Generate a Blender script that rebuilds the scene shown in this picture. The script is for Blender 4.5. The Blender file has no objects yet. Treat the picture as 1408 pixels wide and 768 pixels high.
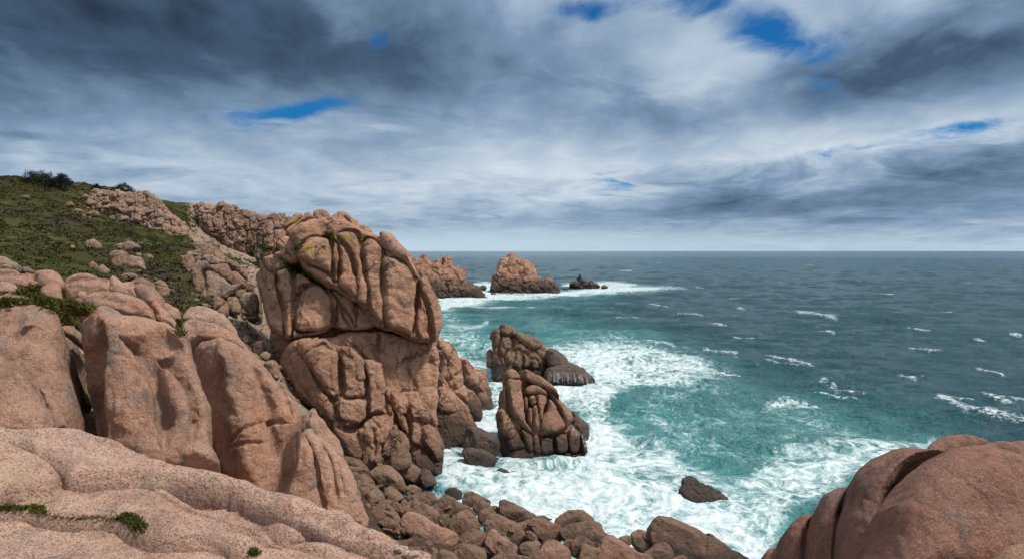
import bpy, math, random
import numpy as np
from mathutils import Vector

# ------------------------------------------------------------------ view frame
F, CX, HY, H = 900.0, 704.0, 345.0, 20.0          # focal length and centre of the 1408 px photo, eye height above the sea
CAM = np.array([0.0, 0.0, H])
sc = bpy.context.scene
COL = sc.collection
rs = np.random.RandomState(7)

def ray(p):
    p = np.asarray(p, float)
    return np.stack([(p[..., 0]-CX)/F, np.ones(p.shape[:-1]), (HY-p[..., 1])/F], -1)

def Z(ox, oy, s, pts):
    return [(ox+x/s, oy+y/s) for x, y in pts]

# ------------------------------------------------------------------ noise
_P = np.random.RandomState(3).permutation(256).astype(np.int32)
_P = np.concatenate([_P, _P, _P])
_G = np.random.RandomState(5).normal(size=(256, 3)); _G /= np.linalg.norm(_G, axis=1)[:, None]
_J = np.random.RandomState(9).rand(256, 4)

def perlin(p):
    i = np.floor(p).astype(np.int64); f = p-i; i = (i & 255).astype(np.int32)
    w = f*f*f*(f*(f*6-15)+10)
    out = 0
    for a in (0, 1):
        wa = w[:, 0] if a else 1-w[:, 0]
        pa = _P[(i[:, 0]+a) & 255]
        for b in (0, 1):
            wb = wa*(w[:, 1] if b else 1-w[:, 1])
            pb = _P[(pa+i[:, 1]+b) & 255]
            for c in (0, 1):
                g = _G[_P[(pb+i[:, 2]+c) & 255]]
                d = g[:, 0]*(f[:, 0]-a)+g[:, 1]*(f[:, 1]-b)+g[:, 2]*(f[:, 2]-c)
                out = out+wb*(w[:, 2] if c else 1-w[:, 2])*d
    return out*1.6

def fbm(p, o=3, gain=.5):
    s = 0; a = 1.0
    for k in range(o):
        s = s+a*perlin(p*(2.03**k)+17.3*k); a *= gain
    return s

def worley(p):
    i = np.floor(p).astype(np.int64); f = p-i
    f1 = np.full(len(p), 9.0); f2 = f1.copy(); cid = np.zeros(len(p))
    for a in (-1, 0, 1):
        pa = _P[((i[:, 0]+a) & 255)]
        for b in (-1, 0, 1):
            pb = _P[(pa+((i[:, 1]+b) & 255))]
            for c in (-1, 0, 1):
                h = _P[(pb+((i[:, 2]+c) & 255))]
                j = _J[h]
                d = (f[:, 0]-a-j[:, 0])**2+(f[:, 1]-b-j[:, 1])**2+(f[:, 2]-c-j[:, 2])**2
                m = d < f1
                f2 = np.where(m, f1, np.minimum(f2, d)); cid = np.where(m, j[:, 3], cid); f1 = np.where(m, d, f1)
    return np.sqrt(f1), np.sqrt(f2), cid

# ------------------------------------------------------------------ mesh helpers
def make_mesh(name, v, quads=None, tris=None, smooth=True):
    me = bpy.data.meshes.new(name)
    v = np.asarray(v, np.float32)
    me.vertices.add(len(v)); me.vertices.foreach_set('co', v.ravel())
    ls, tot = [], []
    if quads is not None and len(quads): ls.append(np.asarray(quads, np.int32).ravel()); tot.append(np.full(len(quads), 4, np.int32))
    if tris is not None and len(tris): ls.append(np.asarray(tris, np.int32).ravel()); tot.append(np.full(len(tris), 3, np.int32))
    ls = np.concatenate(ls); tot = np.concatenate(tot)
    st = np.concatenate([[0], np.cumsum(tot)[:-1]]).astype(np.int32)
    me.loops.add(len(ls)); me.loops.foreach_set('vertex_index', ls)
    me.polygons.add(len(tot)); me.polygons.foreach_set('loop_start', st); me.polygons.foreach_set('loop_total', tot)
    me.polygons.foreach_set('use_smooth', np.full(len(tot), smooth))
    me.update(calc_edges=True); me.validate()
    return me

def normals(me):
    n = np.zeros(len(me.vertices)*3, np.float32); me.vertex_normals.foreach_get('vector', n)
    return n.reshape(-1, 3)

def setco(me, v):
    me.vertices.foreach_set('co', np.asarray(v, np.float32).ravel()); me.update()

def attr(me, name, val):
    a = me.attributes.new(name, 'FLOAT', 'POINT'); a.data.foreach_set('value', np.asarray(val, np.float32))

def link(name, me, mat=None, parent=None, org=None):
    if org is not None:
        me.transform(__import__('mathutils').Matrix.Translation(-Vector(org)))
    o = bpy.data.objects.new(name, me); COL.objects.link(o)
    if org is not None: o.location = org
    if mat: me.materials.append(mat)
    if parent: o.parent = parent; o.location = Vector(org if org is not None else (0, 0, 0))-parent.location
    return o

def tag(o, label, cat, group=None, kind=None):
    if label: o['label'] = label
    if cat: o['category'] = cat
    if group: o['group'] = group
    if kind: o['kind'] = kind
    return o

# ------------------------------------------------------------------ polygons
def catmull(p, n=4, closed=True):
    p = np.asarray(p, float)
    if closed: q = np.concatenate([p[-1:], p, p[:2]])
    else: q = np.concatenate([2*p[:1]-p[1:2], p, 2*p[-1:]-p[-2:-1]])
    out = []
    for k in range(1, len(q)-2):
        a, b, c, d = q[k-1], q[k], q[k+1], q[k+2]
        for t in np.arange(n)/n:
            out.append(.5*((2*b)+(c-a)*t+(2*a-5*b+4*c-d)*t*t+(3*b-a-3*c+d)*t**3))
    if not closed: out.append(p[-1])
    return np.array(out)

def polydist(pts, poly, closed=True, near=False):
    """distance of points to a polyline (positive inside when closed)"""
    a = poly; b = np.roll(poly, -1, 0) if closed else None
    if not closed: a, b = poly[:-1], poly[1:]
    best = np.full(len(pts), 1e18); npt = np.zeros((len(pts), 2)); par = np.zeros(len(pts)); ins = np.zeros(len(pts), bool)
    x, y = pts[:, 0], pts[:, 1]
    for k in range(len(a)):
        e = b[k]-a[k]; L = e@e+1e-18
        t = np.clip(((x-a[k, 0])*e[0]+(y-a[k, 1])*e[1])/L, 0, 1)
        qx = a[k, 0]+t*e[0]; qy = a[k, 1]+t*e[1]
        d = (x-qx)**2+(y-qy)**2
        m = d < best
        best[m] = d[m]
        if near and closed: npt[m, 0] = qx[m]; npt[m, 1] = qy[m]
        elif near: npt[m, 0] = (e[0]*(y-a[k, 1])-e[1]*(x-a[k, 0]))[m]
        if not closed: par[m] = (k+t[m])/len(a)
        if closed and a[k, 1] != b[k, 1]:
            c = ((a[k, 1] > y) != (b[k, 1] > y)) & (x < e[0]*(y-a[k, 1])/e[1]+a[k, 0])
            ins ^= c
    d = np.sqrt(best)
    if closed: d = np.where(ins, d, -d)
    return d, npt, par

def prof(t, p=2.0):
    t = np.clip(t, 0, 1)
    return (1-(1-t)**p)**(1/p)

def smax(a, b, k):
    h = np.clip(.5+.5*(a-b)/k, 0, 1)
    return b+(a-b)*h+k*h*(1-h)

def ss(a, b, x):
    t = np.clip((x-a)/(b-a), 0, 1); return t*t*(3-2*t)

# ------------------------------------------------------------------ one rock: a traced outline on its own plane, given a bulging front, a back and weathered surface
ROCKS = []
def rock(name, label, cat, out, depth, n=(.1, -1, .35), bulge=None, edge=None, thick=None, res=1.35, lobes=(), strokes=(), folds=(),
         bumps=(), noise=(3.5, 55, 1.3, 15, .45, 5), joints=None, mat=None, group=None, facet=None, p=2.2, at=None, sharp=1, parent=None, k=None, skirt=0, crease=4.0, drop=0.0, fk=.045, lift=0.0, root=0.0, ls=1.0):
    out = np.asarray(out, float)
    c = out.mean(0) if at is None else np.asarray(at, float)
    if skirt:
        yb = out[:, 1].max()-.25*np.ptp(out[:, 1]); out[:, 1] += skirt*ss(yb-2, yb+2, out[:, 1])
    m = depth/F                                     # metres per photo pixel at this distance
    n = np.asarray(n, float); n /= np.linalg.norm(n)
    P0 = CAM+depth*ray(c)+n*lift
    u = np.array([1.0, 0, 0])-n[0]*n; u /= np.linalg.norm(u); v = np.cross(n, u)
    kk = n@(P0-CAM)
    def uv(pts):
        r = ray(np.asarray(pts, float)); t = kk/(r@n)
        q = CAM+r*t[..., None]-P0
        return np.stack([q@u, q@v], -1)
    poly = catmull(uv(out), 4)
    lo, hi = poly.min(0), poly.max(0); size = float(min(hi-lo))
    r = res*m
    area = (hi[0]-lo[0])*(hi[1]-lo[1])
    cap_ = 260000 if depth < 4.5 else 130000
    if area/(r*r) > cap_: r = math.sqrt(area/cap_)
    nx, ny = int((hi[0]-lo[0])/r)+4, int((hi[1]-lo[1])/r)+4
    gx, gy = np.meshgrid(lo[0]-1.5*r+np.arange(nx)*r, lo[1]-1.5*r+np.arange(ny)*r)
    pts = np.stack([gx.ravel(), gy.ravel()], -1)
    sd, npt, _ = polydist(pts, poly, True, True)
    ok = (sd > -.75*r).reshape(ny, nx)
    cell = ok[:-1, :-1] & ok[1:, :-1] & ok[:-1, 1:] & ok[1:, 1:]
    cnt = np.zeros((ny, nx), int)
    for a in (0, 1):
        for b in (0, 1): cnt[a:ny-1+a, b:nx-1+b] += cell
    used = (cnt > 0).ravel(); bord = used & (cnt.ravel() < 4)
    pts[bord] = npt[bord]; sd[bord] = 0
    idx = np.where(used)[0]
    X = pts[idx]; S = np.maximum(sd[idx], 0); B = bord[idx]
    bulge = (size*.28 if bulge is None else bulge*m); edge = (size*.42 if edge is None else edge*m)
    thick = size*.7 if thick is None else thick
    if 4.2 < depth < 20: root = max(root, .55*float(hi[1]-lo[1])); thick *= 1.4
    pr = prof(S/edge, p)
    h = bulge*pr
    crs = np.full(len(X), 9e9)
    kk2 = (1.5 if k is None else k)*m
    for lb in lobes:
        pl = catmull(uv(lb[0]), 3)
        lb_b, lb_e = lb[1]*m*1.15*ls, lb[2]*m*.7; off = (lb[3] if len(lb) > 3 else 0)*m
        l0, l1 = pl.min(0)-r, pl.max(0)+r
        w = (X[:, 0] > l0[0]) & (X[:, 0] < l1[0]) & (X[:, 1] > l0[1]) & (X[:, 1] < l1[1])
        if not w.any(): continue
        d, _, _ = polydist(X[w], pl)
        hl = off+lb_b*prof(d/lb_e, p)-np.where(d < 0, 3*lb_b, 0)
        hw = h[w]
        crs[w] = np.minimum(crs[w], np.where(np.abs(d) < 5*m, np.abs(d), 9e9))
        h[w] = np.where(d > -r, smax(hw, np.where(d < 0, off+d*2, hl), kk2), hw)
    em = ss(0, .35*edge, S)
    if lobes: h -= crease*m*np.exp(-(crs/(1.7*m))**2)*(.35+.65*em)*np.clip(1.0+.9*perlin(np.c_[X, 0*S]/(30*m)), .15, 1.6)
    for bp in bumps:
        q = uv([bp[:2]])[0]; d2 = ((X-q)**2).sum(1)/(bp[2]*m)**2
        h += em*bp[3]*m*np.exp(-d2)
    for st in strokes:
        pl = catmull(uv(st[0]), 4, False); w = st[1]*m
        d, sg, t = polydist(X, pl, False, True)
        if len(st) > 3: w = np.where(sg[:, 0] > 0, st[3]*m, w)
        tap = np.clip(np.minimum(t, 1-t)*6+.25, 0, 1)
        h -= st[2]*m*np.exp(-(d/(w*tap+1e-9))**2)*tap*np.minimum(1, .25+em)
    fold = np.zeros(len(X))
    for fd in folds:
        a, b, s = uv([fd[0], fd[1], fd[2]])
        e = (b-a)/np.linalg.norm(b-a); nn = np.array([-e[1], e[0]])
        if (s-a)@nn < 0: nn = -nn
        d = (X-a)@nn; sf = fd[4]*m
        fold -= fd[3]*(np.log1p(np.exp(np.clip(d/sf, -30, 30)))*sf)
    if facet:
        fr = np.random.RandomState(facet[1]); cc = poly.mean(0)+np.array([fr.uniform(-.12, .12), fr.uniform(0, .2)])*size
        hf = np.full(len(X), 1e9); a0 = fr.uniform(0, 6.28)
        top = bulge*fr.uniform(.85, 1.0)
        for q in range(facet[0]):
            an = a0+6.283*q/facet[0]+fr.uniform(-.4, .4)
            dr = np.array([math.cos(an), math.sin(an)])
            reach = max(1e-6, ((poly-cc)@dr).max())
            sl = bulge*fr.uniform(.55, 1.15)/reach
            pl = top+bulge*fr.uniform(-.05, .25)-sl*((X-cc)@dr)
            hf = -smax(-hf, -pl, bulge*fk)
        h = -smax(-h, -np.maximum(hf, 0), bulge*fk)
    h = np.where(B, 0, h)-drop*bulge
    W = P0+X[:, :1]*u+X[:, 1:]*v+(h+fold)[:, None]*n
    bk = fold-np.where(B, 0, thick*prof(S/edge, 2.0))-r*.2-drop*bulge
    sel = ~B
    Wb = P0+X[sel, :1]*u+X[sel, 1:]*v+np.minimum(bk, h+fold-r*.5)[sel][:, None]*n
    if root: Wb[:, 2] -= root*prof(S[sel]/(1.2*edge), 2.0)
    mp = np.full(nx*ny, -1); mp[idx] = np.arange(len(idx))
    mb = mp.copy(); mb[idx[sel]] = len(idx)+np.arange(sel.sum())
    cy, cx_ = np.where(cell)
    i0 = cy*nx+cx_
    q4 = np.stack([i0, i0+1, i0+nx+1, i0+nx], -1)
    quads = np.concatenate([mp[q4], mb[q4][:, ::-1]])
    V = np.concatenate([W, Wb])
    me = make_mesh(name, V, quads)
    if noise or joints:
        N = normals(me); d = np.zeros(len(V)); sd_ = (len(ROCKS)*7.31) % 97
        if noise:
            for q in range(0, len(noise), 2):
                if q < 4:
                    nv = V/(noise[q+1]*m)+sd_*(q == 0)
                    bw = np.abs(perlin(nv+.35*np.stack([perlin(nv*1.7+s_) for s_ in (3.3, 19.1, 51.7)], -1)))
                    d += noise[q]*m*(1.9*np.minimum(bw, .55)-.45+.35*perlin(nv*2.1+9.7))
                else: d += noise[q]*m*fbm(V/(noise[q+1]*m), 2)
        if joints:
            for cell_, wid, dep, sv in joints:
                wp = V/(cell_*m)
                wp = wp*np.array([1, 1, 1/sv])+.28*np.stack([perlin(wp*.9+s) for s in (1.1, 41.2, 77.7)], -1)
                f1, f2, cid = worley(wp)
                g = f2-f1
                d += m*dep*(np.minimum(g/(wid), 1)**.6-1)+m*dep*.9*(cid-.5)*np.minimum(g/wid, 1)
        V = V+N*d[:, None]
        setco(me, V)
    org = (float(V[:, 0].mean()), float(V[:, 1].mean()), float(V[:, 2].min()))
    o = link(name, me, mat, parent, org)
    if not parent: tag(o, label, cat, group)
    ROCKS.append(o)
    return o
# ------------------------------------------------------------------ materials
class NT:
    def __init__(s, tree): s.t = tree; s.n = tree.nodes; s.l = tree.links
    def put(s, k, i, v):
        if v is None: return
        if hasattr(v, 'is_linked') or isinstance(v, bpy.types.NodeSocket): s.l.new(v, k.inputs[i])
        else: k.inputs[i].default_value = v
    def math(s, op, a, b=None, c=None, clamp=False):
        k = s.n.new('ShaderNodeMath'); k.operation = op; k.use_clamp = clamp
        s.put(k, 0, a); s.put(k, 1, b); s.put(k, 2, c); return k.outputs[0]
    def vmath(s, op, a, b=None, sc_=None):
        k = s.n.new('ShaderNodeVectorMath'); k.operation = op
        s.put(k, 0, a); s.put(k, 1, b)
        if sc_ is not None: s.put(k, 3, sc_)
        return k.outputs[1] if op in ('LENGTH', 'DOT_PRODUCT') else k.outputs[0]
    def noise(s, vec, scale, detail=4, rough=.55, dist=0, out=0):
        k = s.n.new('ShaderNodeTexNoise'); s.put(k, 'Vector', vec); s.put(k, 'Scale', scale); s.put(k, 'Detail', detail); s.put(k, 'Roughness', rough); s.put(k, 'Distortion', dist)
        return k.outputs[out]
    def vor(s, vec, scale, feat='F1', out='Distance', rnd=1.0):
        k = s.n.new('ShaderNodeTexVoronoi'); k.feature = feat; s.put(k, 'Vector', vec); s.put(k, 'Scale', scale); s.put(k, 'Randomness', rnd); return k.outputs[out]
    def ramp(s, f, stops, mode='LINEAR'):
        k = s.n.new('ShaderNodeValToRGB'); s.put(k, 0, f); r = k.color_ramp; r.interpolation = mode
        while len(r.elements) < len(stops): r.elements.new(.5)
        for e, (p, c) in zip(r.elements, stops):
            e.position = p; e.color = (*c, 1) if len(c) == 3 else c
        return k.outputs[0]
    def step(s, f, a, b, lo=0.0, hi=1.0):
        k = s.n.new('ShaderNodeMapRange'); k.interpolation_type = 'SMOOTHSTEP'; s.put(k, 0, f); s.put(k, 1, a); s.put(k, 2, b); s.put(k, 3, lo); s.put(k, 4, hi); return k.outputs[0]
    def mix(s, f, a, b, mode='MIX'):
        k = s.n.new('ShaderNodeMix'); k.data_type = 'RGBA'; k.blend_type = mode
        s.put(k, 0, f)
        for i, v in ((6, a), (7, b)):
            if isinstance(v, tuple) and len(v) == 3: v = (*v, 1)
            s.put(k, i, v)
        return k.outputs[2]
    def fmix(s, f, a, b):
        k = s.n.new('ShaderNodeMix'); s.put(k, 0, f); s.put(k, 2, a); s.put(k, 3, b); return k.outputs[0]
    def sep(s, v):
        k = s.n.new('ShaderNodeSeparateXYZ'); s.put(k, 0, v); return k.outputs
    def comb(s, x, y, z):
        k = s.n.new('ShaderNodeCombineXYZ'); s.put(k, 0, x); s.put(k, 1, y); s.put(k, 2, z); return k.outputs[0]
    def bump(s, h, strength, dist, nrm=None):
        k = s.n.new('ShaderNodeBump'); s.put(k, 'Strength', strength); s.put(k, 'Distance', dist); s.put(k, 'Height', h)
        if nrm is not None: s.put(k, 'Normal', nrm)
        return k.outputs[0]

def new_mat(name):
    m = bpy.data.materials.new(name); m.use_nodes = True
    t = NT(m.node_tree); t.n.clear()
    o = t.n.new('ShaderNodeOutputMaterial'); b = t.n.new('ShaderNodeBsdfPrincipled'); t.l.new(b.outputs[0], o.inputs[0])
    return m, t, b

def granite(name, a, b, c, grey=.5, spk=1.0, scale=1.0, wet=None, lichen=0.0, rough=.85, grain=1.0, crack=0.0):
    """pink granite: broad tints, grey lichen bloom, feldspar / mica grain, tide stain below a wavering height"""
    m, t, bs = new_mat(name)
    pos = t.n.new('ShaderNodeNewGeometry').outputs['Position']
    n1 = t.noise(pos, .45/scale, 5, .6)
    n2 = t.noise(pos, 2.4/scale, 6, .65)
    oi = t.n.new('ShaderNodeObjectInfo').outputs['Random']
    col = t.ramp(t.math('ADD', n1, t.math('MULTIPLY', t.math('SUBTRACT', oi, .5), .22)), [(.3, b), (.5, a), (.7, c)])
    col = t.mix(t.step(n2, .35, .7), col, t.mix(.55, col, c), 'MIX')
    n3 = t.noise(pos, 1.1/scale, 6, .68, .3)
    g = t.math('MULTIPLY', t.step(n3, .52, .68), grey)
    col = t.mix(g, col, (.24, .215, .20))
    n4 = t.noise(pos, .8/scale, 7, .7, .6)
    dk = t.math('MULTIPLY', t.step(n4, .52, .70), .72)
    col = t.mix(dk, col, tuple(x*.38 for x in b))
    n5 = t.noise(pos, .6/scale, 6, .7, .8)
    col = t.mix(t.math('MULTIPLY', t.step(n5, .53, .66), .5), col, (min(.6, a[0]*1.25), a[1]*1.0, a[2]*.82))
    # vertical run-off streaks
    sx = t.vmath('MULTIPLY', pos, (3.0/scale, 3.0/scale, .28/scale))
    st = t.math('MULTIPLY', t.step(t.noise(sx, 1.0, 5, .6), .52, .70), .5)
    col = t.mix(st, col, tuple(x*.5 for x in b))
    # grain
    v = t.vor(pos, 95.0*grain, 'F1', 'Color'); vs = t.sep(v)
    dark = t.math('MULTIPLY', t.step(vs[0], .74, .84), (.62*spk))
    lite = t.math('MULTIPLY', t.step(vs[1], .68, .85), .34*spk)
    v2 = t.noise(pos, 38*grain, 4, .75)
    v3 = t.noise(pos, 7*grain, 5, .75)
    col = t.mix(lite, col, (.62, .50, .43))
    col = t.mix(dark, col, (.075, .065, .06))
    col = t.mix(t.math('MULTIPLY', t.step(v2, .52, .66), .45*spk), col, (.13, .10, .09))
    col = t.mix(t.math('MULTIPLY', t.step(v3, .5, .72), .42), col, tuple(x*.45 for x in b))
    col = t.mix(t.math('MULTIPLY', t.step(v3, .48, .3), .22), col, tuple(min(.7, x*1.5) for x in c))
    rg = rough
    if lichen:
        z = t.sep(pos)[2]
        lm = t.math('MULTIPLY', t.step(t.noise(pos, .55, 5, .7), .57, .64), t.step(t.math('ADD', z, t.math('MULTIPLY', n2, 3.0)), 20.2, 22.5))
        col = t.mix(t.math('MULTIPLY', lm, lichen), col, (.34, .25, .03))
    if crack:
        cw = t.vmath('ADD', pos, t.vmath('SCALE', t.vmath('SUBTRACT', t.noise(pos, 1.1/crack, 4, .6, 0, 1), (.5, .5, .5)), None, 1.3*crack))
        cw = t.vmath('MULTIPLY', cw, (1, 1, .55))
        ck = t.math('MULTIPLY', t.step(t.vor(cw, 1/crack, 'DISTANCE_TO_EDGE'), .028, .0), t.step(n4, .42, .54))
        ck2 = t.math('MULTIPLY', t.step(t.vor(cw, 2.6/crack, 'DISTANCE_TO_EDGE'), .03, .0), t.step(n3, .5, .58))
        ck = t.math('MAXIMUM', ck, t.math('MULTIPLY', ck2, .7))
        col = t.mix(t.math('MULTIPLY', ck, .75), col, (.035, .025, .02))
    if wet is not None:
        z = t.sep(pos)[2]
        zz = t.math('ADD', z, t.math('MULTIPLY', t.math('SUBTRACT', t.noise(pos, .35, 5, .65), .5), wet*1.6))
        wm = t.step(zz, wet*1.25, wet*.35)
        col = t.mix(t.math('MULTIPLY', wm, .86), col, (.030, .022, .018))
        rg = t.fmix(wm, rough, .38)
    t.put(bs, 'Base Color', col); t.put(bs, 'Roughness', rg)
    bs.inputs['Specular IOR Level'].default_value = .3
    h = t.math('ADD', t.math('MULTIPLY', n2, .5*scale), t.math('MULTIPLY', v3, .16))
    h = t.math('ADD', h, t.math('MULTIPLY', t.noise(pos, 9/scale, 7, .75), .34*scale))
    if crack: h = t.math('SUBTRACT', h, t.math('MULTIPLY', ck, .35))
    nr = t.bump(h, 1.0, .42)
    hf = t.math('ADD', t.math('MULTIPLY', v2, 1.0), t.math('MULTIPLY', vs[2], .35))
    nr = t.bump(hf, .5, .012, nr)
    t.put(bs, 'Normal', nr)
    return m

M = {}
M['slab'] = granite('granite_foreground', (.63, .375, .28), (.53, .295, .21), (.69, .47, .375), .4, 1.0, .5, grain=1.5)
M['near'] = granite('granite_boulder', (.45, .248, .165), (.34, .182, .12), (.53, .325, .235), .7, .8, .8, grain=1.2)
M['plate'] = granite('granite_plates', (.43, .235, .16), (.35, .18, .12), (.50, .32, .24), .5, .8, .9, grain=1.0)
M['right'] = granite('granite_dark_red', (.28, .138, .10), (.20, .098, .075), (.36, .18, .122), .4, .6, .6, grain=1.3)
M['tower'] = granite('granite_tower', (.44, .232, .15), (.33, .165, .104), (.52, .30, .20), .28, .4, 3.0, None, .9, crack=5.0)
M['base'] = granite('granite_tower_base', (.41, .217, .138), (.30, .155, .098), (.49, .285, .19), .25, .4, 3.0, 3.4, crack=4.5)
M['stack'] = granite('granite_sea_stack', (.29, .155, .095), (.20, .108, .068), (.37, .21, .135), .2, .4, 3.0, 2.2, crack=4.0)
M['stackd'] = granite('granite_sea_stack_dark', (.18, .105, .068), (.12, .07, .046), (.25, .15, .10), .2, .4, 3.0, 3.0, crack=4.0)
M['far'] = granite('granite_far', (.36, .185, .125), (.24, .12, .08), (.45, .26, .18), .3, .3, 8.0, 8.5)
M['hill'] = granite('granite_hill', (.28, .165, .11), (.19, .11, .075), (.38, .255, .185), .7, .4, 3.5, crack=2.2)
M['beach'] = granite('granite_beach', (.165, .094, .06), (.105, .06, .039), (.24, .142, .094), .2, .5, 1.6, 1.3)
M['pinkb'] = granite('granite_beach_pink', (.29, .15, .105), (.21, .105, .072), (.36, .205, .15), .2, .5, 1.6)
M['dark'] = granite('granite_black', (.05, .035, .03), (.03, .022, .02), (.085, .06, .05), .1, .4, 4.0)
M['wet'] = granite('granite_wet', (.085, .055, .042), (.05, .033, .026), (.13, .085, .062), .1, .4, 1.6, 1.2, rough=.5)

def veg_mat(name, c1, c2, c3, scale):
    m, t, bs = new_mat(name)
    pos = t.n.new('ShaderNodeNewGeometry').outputs['Position']
    n = t.noise(pos, scale, 4, .6); n2 = t.noise(pos, scale*9, 3, .6)
    col = t.ramp(t.math('ADD', t.math('MULTIPLY', n, .7), t.math('MULTIPLY', n2, .3)), [(.33, c1), (.5, c2), (.66, c3)])
    t.put(bs, 'Base Color', col); bs.inputs['Roughness'].default_value = .9; bs.inputs['Specular IOR Level'].default_value = .15
    return m
M['moss'] = veg_mat('moss_green', (.028, .03, .007), (.06, .064, .013), (.11, .105, .022), 6)
M['lichen'] = veg_mat('lichen_yellow', (.12, .10, .01), (.22, .17, .02), (.34, .27, .04), 6)
M['grass'] = veg_mat('grass_green', (.018, .020, .007), (.036, .039, .011), (.07, .064, .021), .12)
M['heather'] = veg_mat('heather_brown', (.02, .014, .011), (.045, .03, .022), (.08, .054, .038), .12)
M['leaf'] = veg_mat('dark_needles', (.006, .011, .008), (.012, .02, .014), (.024, .036, .02), .8)
M['bark'] = veg_mat('bark', (.03, .022, .016), (.05, .036, .026), (.07, .05, .036), 2)

# hill ground: turf, heather soil and bare stony patches
m, t, bs = new_mat('hill_turf')
pos = t.n.new('ShaderNodeNewGeometry').outputs['Position']
a = t.noise(pos, .05, 6, .65); b = t.noise(pos, .6, 5, .7); c_ = t.noise(pos, 3.0, 4, .7)
col = t.ramp(t.math('ADD', t.math('MULTIPLY', a, .75), t.math('MULTIPLY', b, .25)), [(.36, (.028, .02, .015)), (.46, (.034, .032, .013)), (.55, (.046, .049, .014)), (.68, (.08, .07, .027))])
st = n_ = t.n.new('ShaderNodeAttribute'); st.attribute_name = 'stony'
sm = t.step(t.math('ADD', st.outputs['Fac'], t.math('MULTIPLY', t.math('SUBTRACT', b, .5), 1.3)), .45, .62)
scol = t.ramp(c_, [(.3, (.10, .075, .055)), (.5, (.20, .145, .11)), (.7, (.33, .27, .22))])
col = t.mix(sm, col, scol)
dk = n_ = t.n.new('ShaderNodeAttribute'); dk.attribute_name = 'shore'
scol2 = t.ramp(c_, [(.3, (.02, .013, .01)), (.5, (.05, .032, .023)), (.7, (.10, .064, .044))])
col = t.mix(dk.outputs['Fac'], col, scol2)
ba = t.n.new('ShaderNodeAttribute'); ba.attribute_name = 'bare'
rk = t.ramp(t.math('ADD', t.math('MULTIPLY', b, .6), t.math('MULTIPLY', c_, .4)), [(.35, (.20, .11, .08)), (.5, (.33, .19, .135)), (.65, (.42, .27, .20))])
col = t.mix(ba.outputs['Fac'], col, rk)
t.put(bs, 'Base Color', col); bs.inputs['Roughness'].default_value = .95; bs.inputs['Specular IOR Level'].default_value = .1
t.put(bs, 'Normal', t.bump(t.math('ADD', b, t.math('MULTIPLY', c_, .5)), .8, .5))
M['turf'] = m

# sea
m, t, bs = new_mat('sea_water')
pos = t.n.new('ShaderNodeNewGeometry').outputs['Position']
def at_(nm):
    k = t.n.new('ShaderNodeAttribute'); k.attribute_name = nm; return k.outputs['Fac']
foam, turq, lin = at_('foam'), at_('turq'), at_('cap')
w1 = t.noise(pos, .09, 3, .55, 0, 1); w2 = t.noise(pos, .5, 3, .6, 0, 1)
wp = t.vmath('ADD', pos, t.vmath('SCALE', t.vmath('SUBTRACT', w1, (.5, .5, .5)), None, 9.0))
wp = t.vmath('ADD', wp, t.vmath('SCALE', t.vmath('SUBTRACT', w2, (.5, .5, .5)), None, 1.1))
wp = t.vmath('MULTIPLY', wp, (1.0, .8, 0))
f1 = t.noise(wp, .26, 6, .64); f2 = t.noise(wp, 1.2, 6, .66)
d1 = t.vor(wp, .6, 'DISTANCE_TO_EDGE'); d2 = t.vor(wp, 1.6, 'DISTANCE_TO_EDGE')
l1 = t.step(d1, .30, .02); l2 = t.step(d2, .26, .02)
pat = t.math('ADD', t.math('MULTIPLY', f1, .55), t.math('MULTIPLY', f2, .45))
pat = t.math('ADD', t.math('MULTIPLY', t.math('SUBTRACT', pat, .5), 1.5), .22)
pat = t.math('ADD', pat, t.math('MULTIPLY', l1, .22)); pat = t.math('ADD', pat, t.math('MULTIPLY', l2, .13))
big = t.noise(t.vmath('MULTIPLY', wp, (.8, 1.5, 1)), .075, 5, .6, .8)
x = t.math('ADD', t.math('ADD', foam, t.math('MULTIPLY', t.math('SUBTRACT', big, .5), .75)), t.math('SUBTRACT', pat, 1.0))
x = t.math('ADD', x, t.math('MULTIPLY', t.step(foam, .15, .0), -.6))
mask = t.math('POWER', t.step(x, -.16, .50), 1.2)
f3 = t.noise(pos, 1.7, 5, .75)
cp = t.math('ADD', t.math('MULTIPLY', lin, 1.0), t.math('MULTIPLY', t.math('SUBTRACT', f3, .5), 4.0))
mask = t.math('MAXIMUM', mask, t.math('MULTIPLY', t.step(cp, .55, 1.4), t.step(lin, .05, .4)))
deep = t.ramp(f1, [(.3, (.005, .036, .047)), (.7, (.010, .060, .074))])
tq = t.ramp(f1, [(.3, (.022, .165, .16)), (.7, (.08, .35, .33))])
wat = t.mix(t.math('MULTIPLY', turq, t.step(big, .25, .62, .35, 1.0)), deep, tq)
wat = t.mix(t.math('MULTIPLY', foam, .35), wat, (.16, .38, .40))
fc = t.ramp(f2, [(.33, (.22, .32, .36)), (.47, (.40, .48, .51)), (.63, (.58, .615, .63))])
col = t.mix(mask, wat, fc)
t.put(bs, 'Base Color', col)
t.put(bs, 'Roughness', t.fmix(mask, .12, .8)); bs.inputs['IOR'].default_value = 1.33
s1 = t.vmath('MULTIPLY', pos, (.5, 1.0, 1)); 
hw = t.math('MULTIPLY', t.noise(s1, .13, 4, .6), 2.0)
hw = t.math('ADD', hw, t.math('MULTIPLY', t.noise(t.vmath('MULTIPLY', pos, (.55, 1.0, 1)), .42, 4, .65), 2.4))
hw = t.math('ADD', hw, t.math('MULTIPLY', t.noise(t.vmath('MULTIPLY', pos, (.7, 1.0, 1)), 1.9, 3, .6), .75))
hw = t.math('ADD', hw, t.math('MULTIPLY', t.noise(t.vmath('MULTIPLY', pos, (.8, 1.0, 1)), 6.0, 2, .6), .16))
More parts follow.
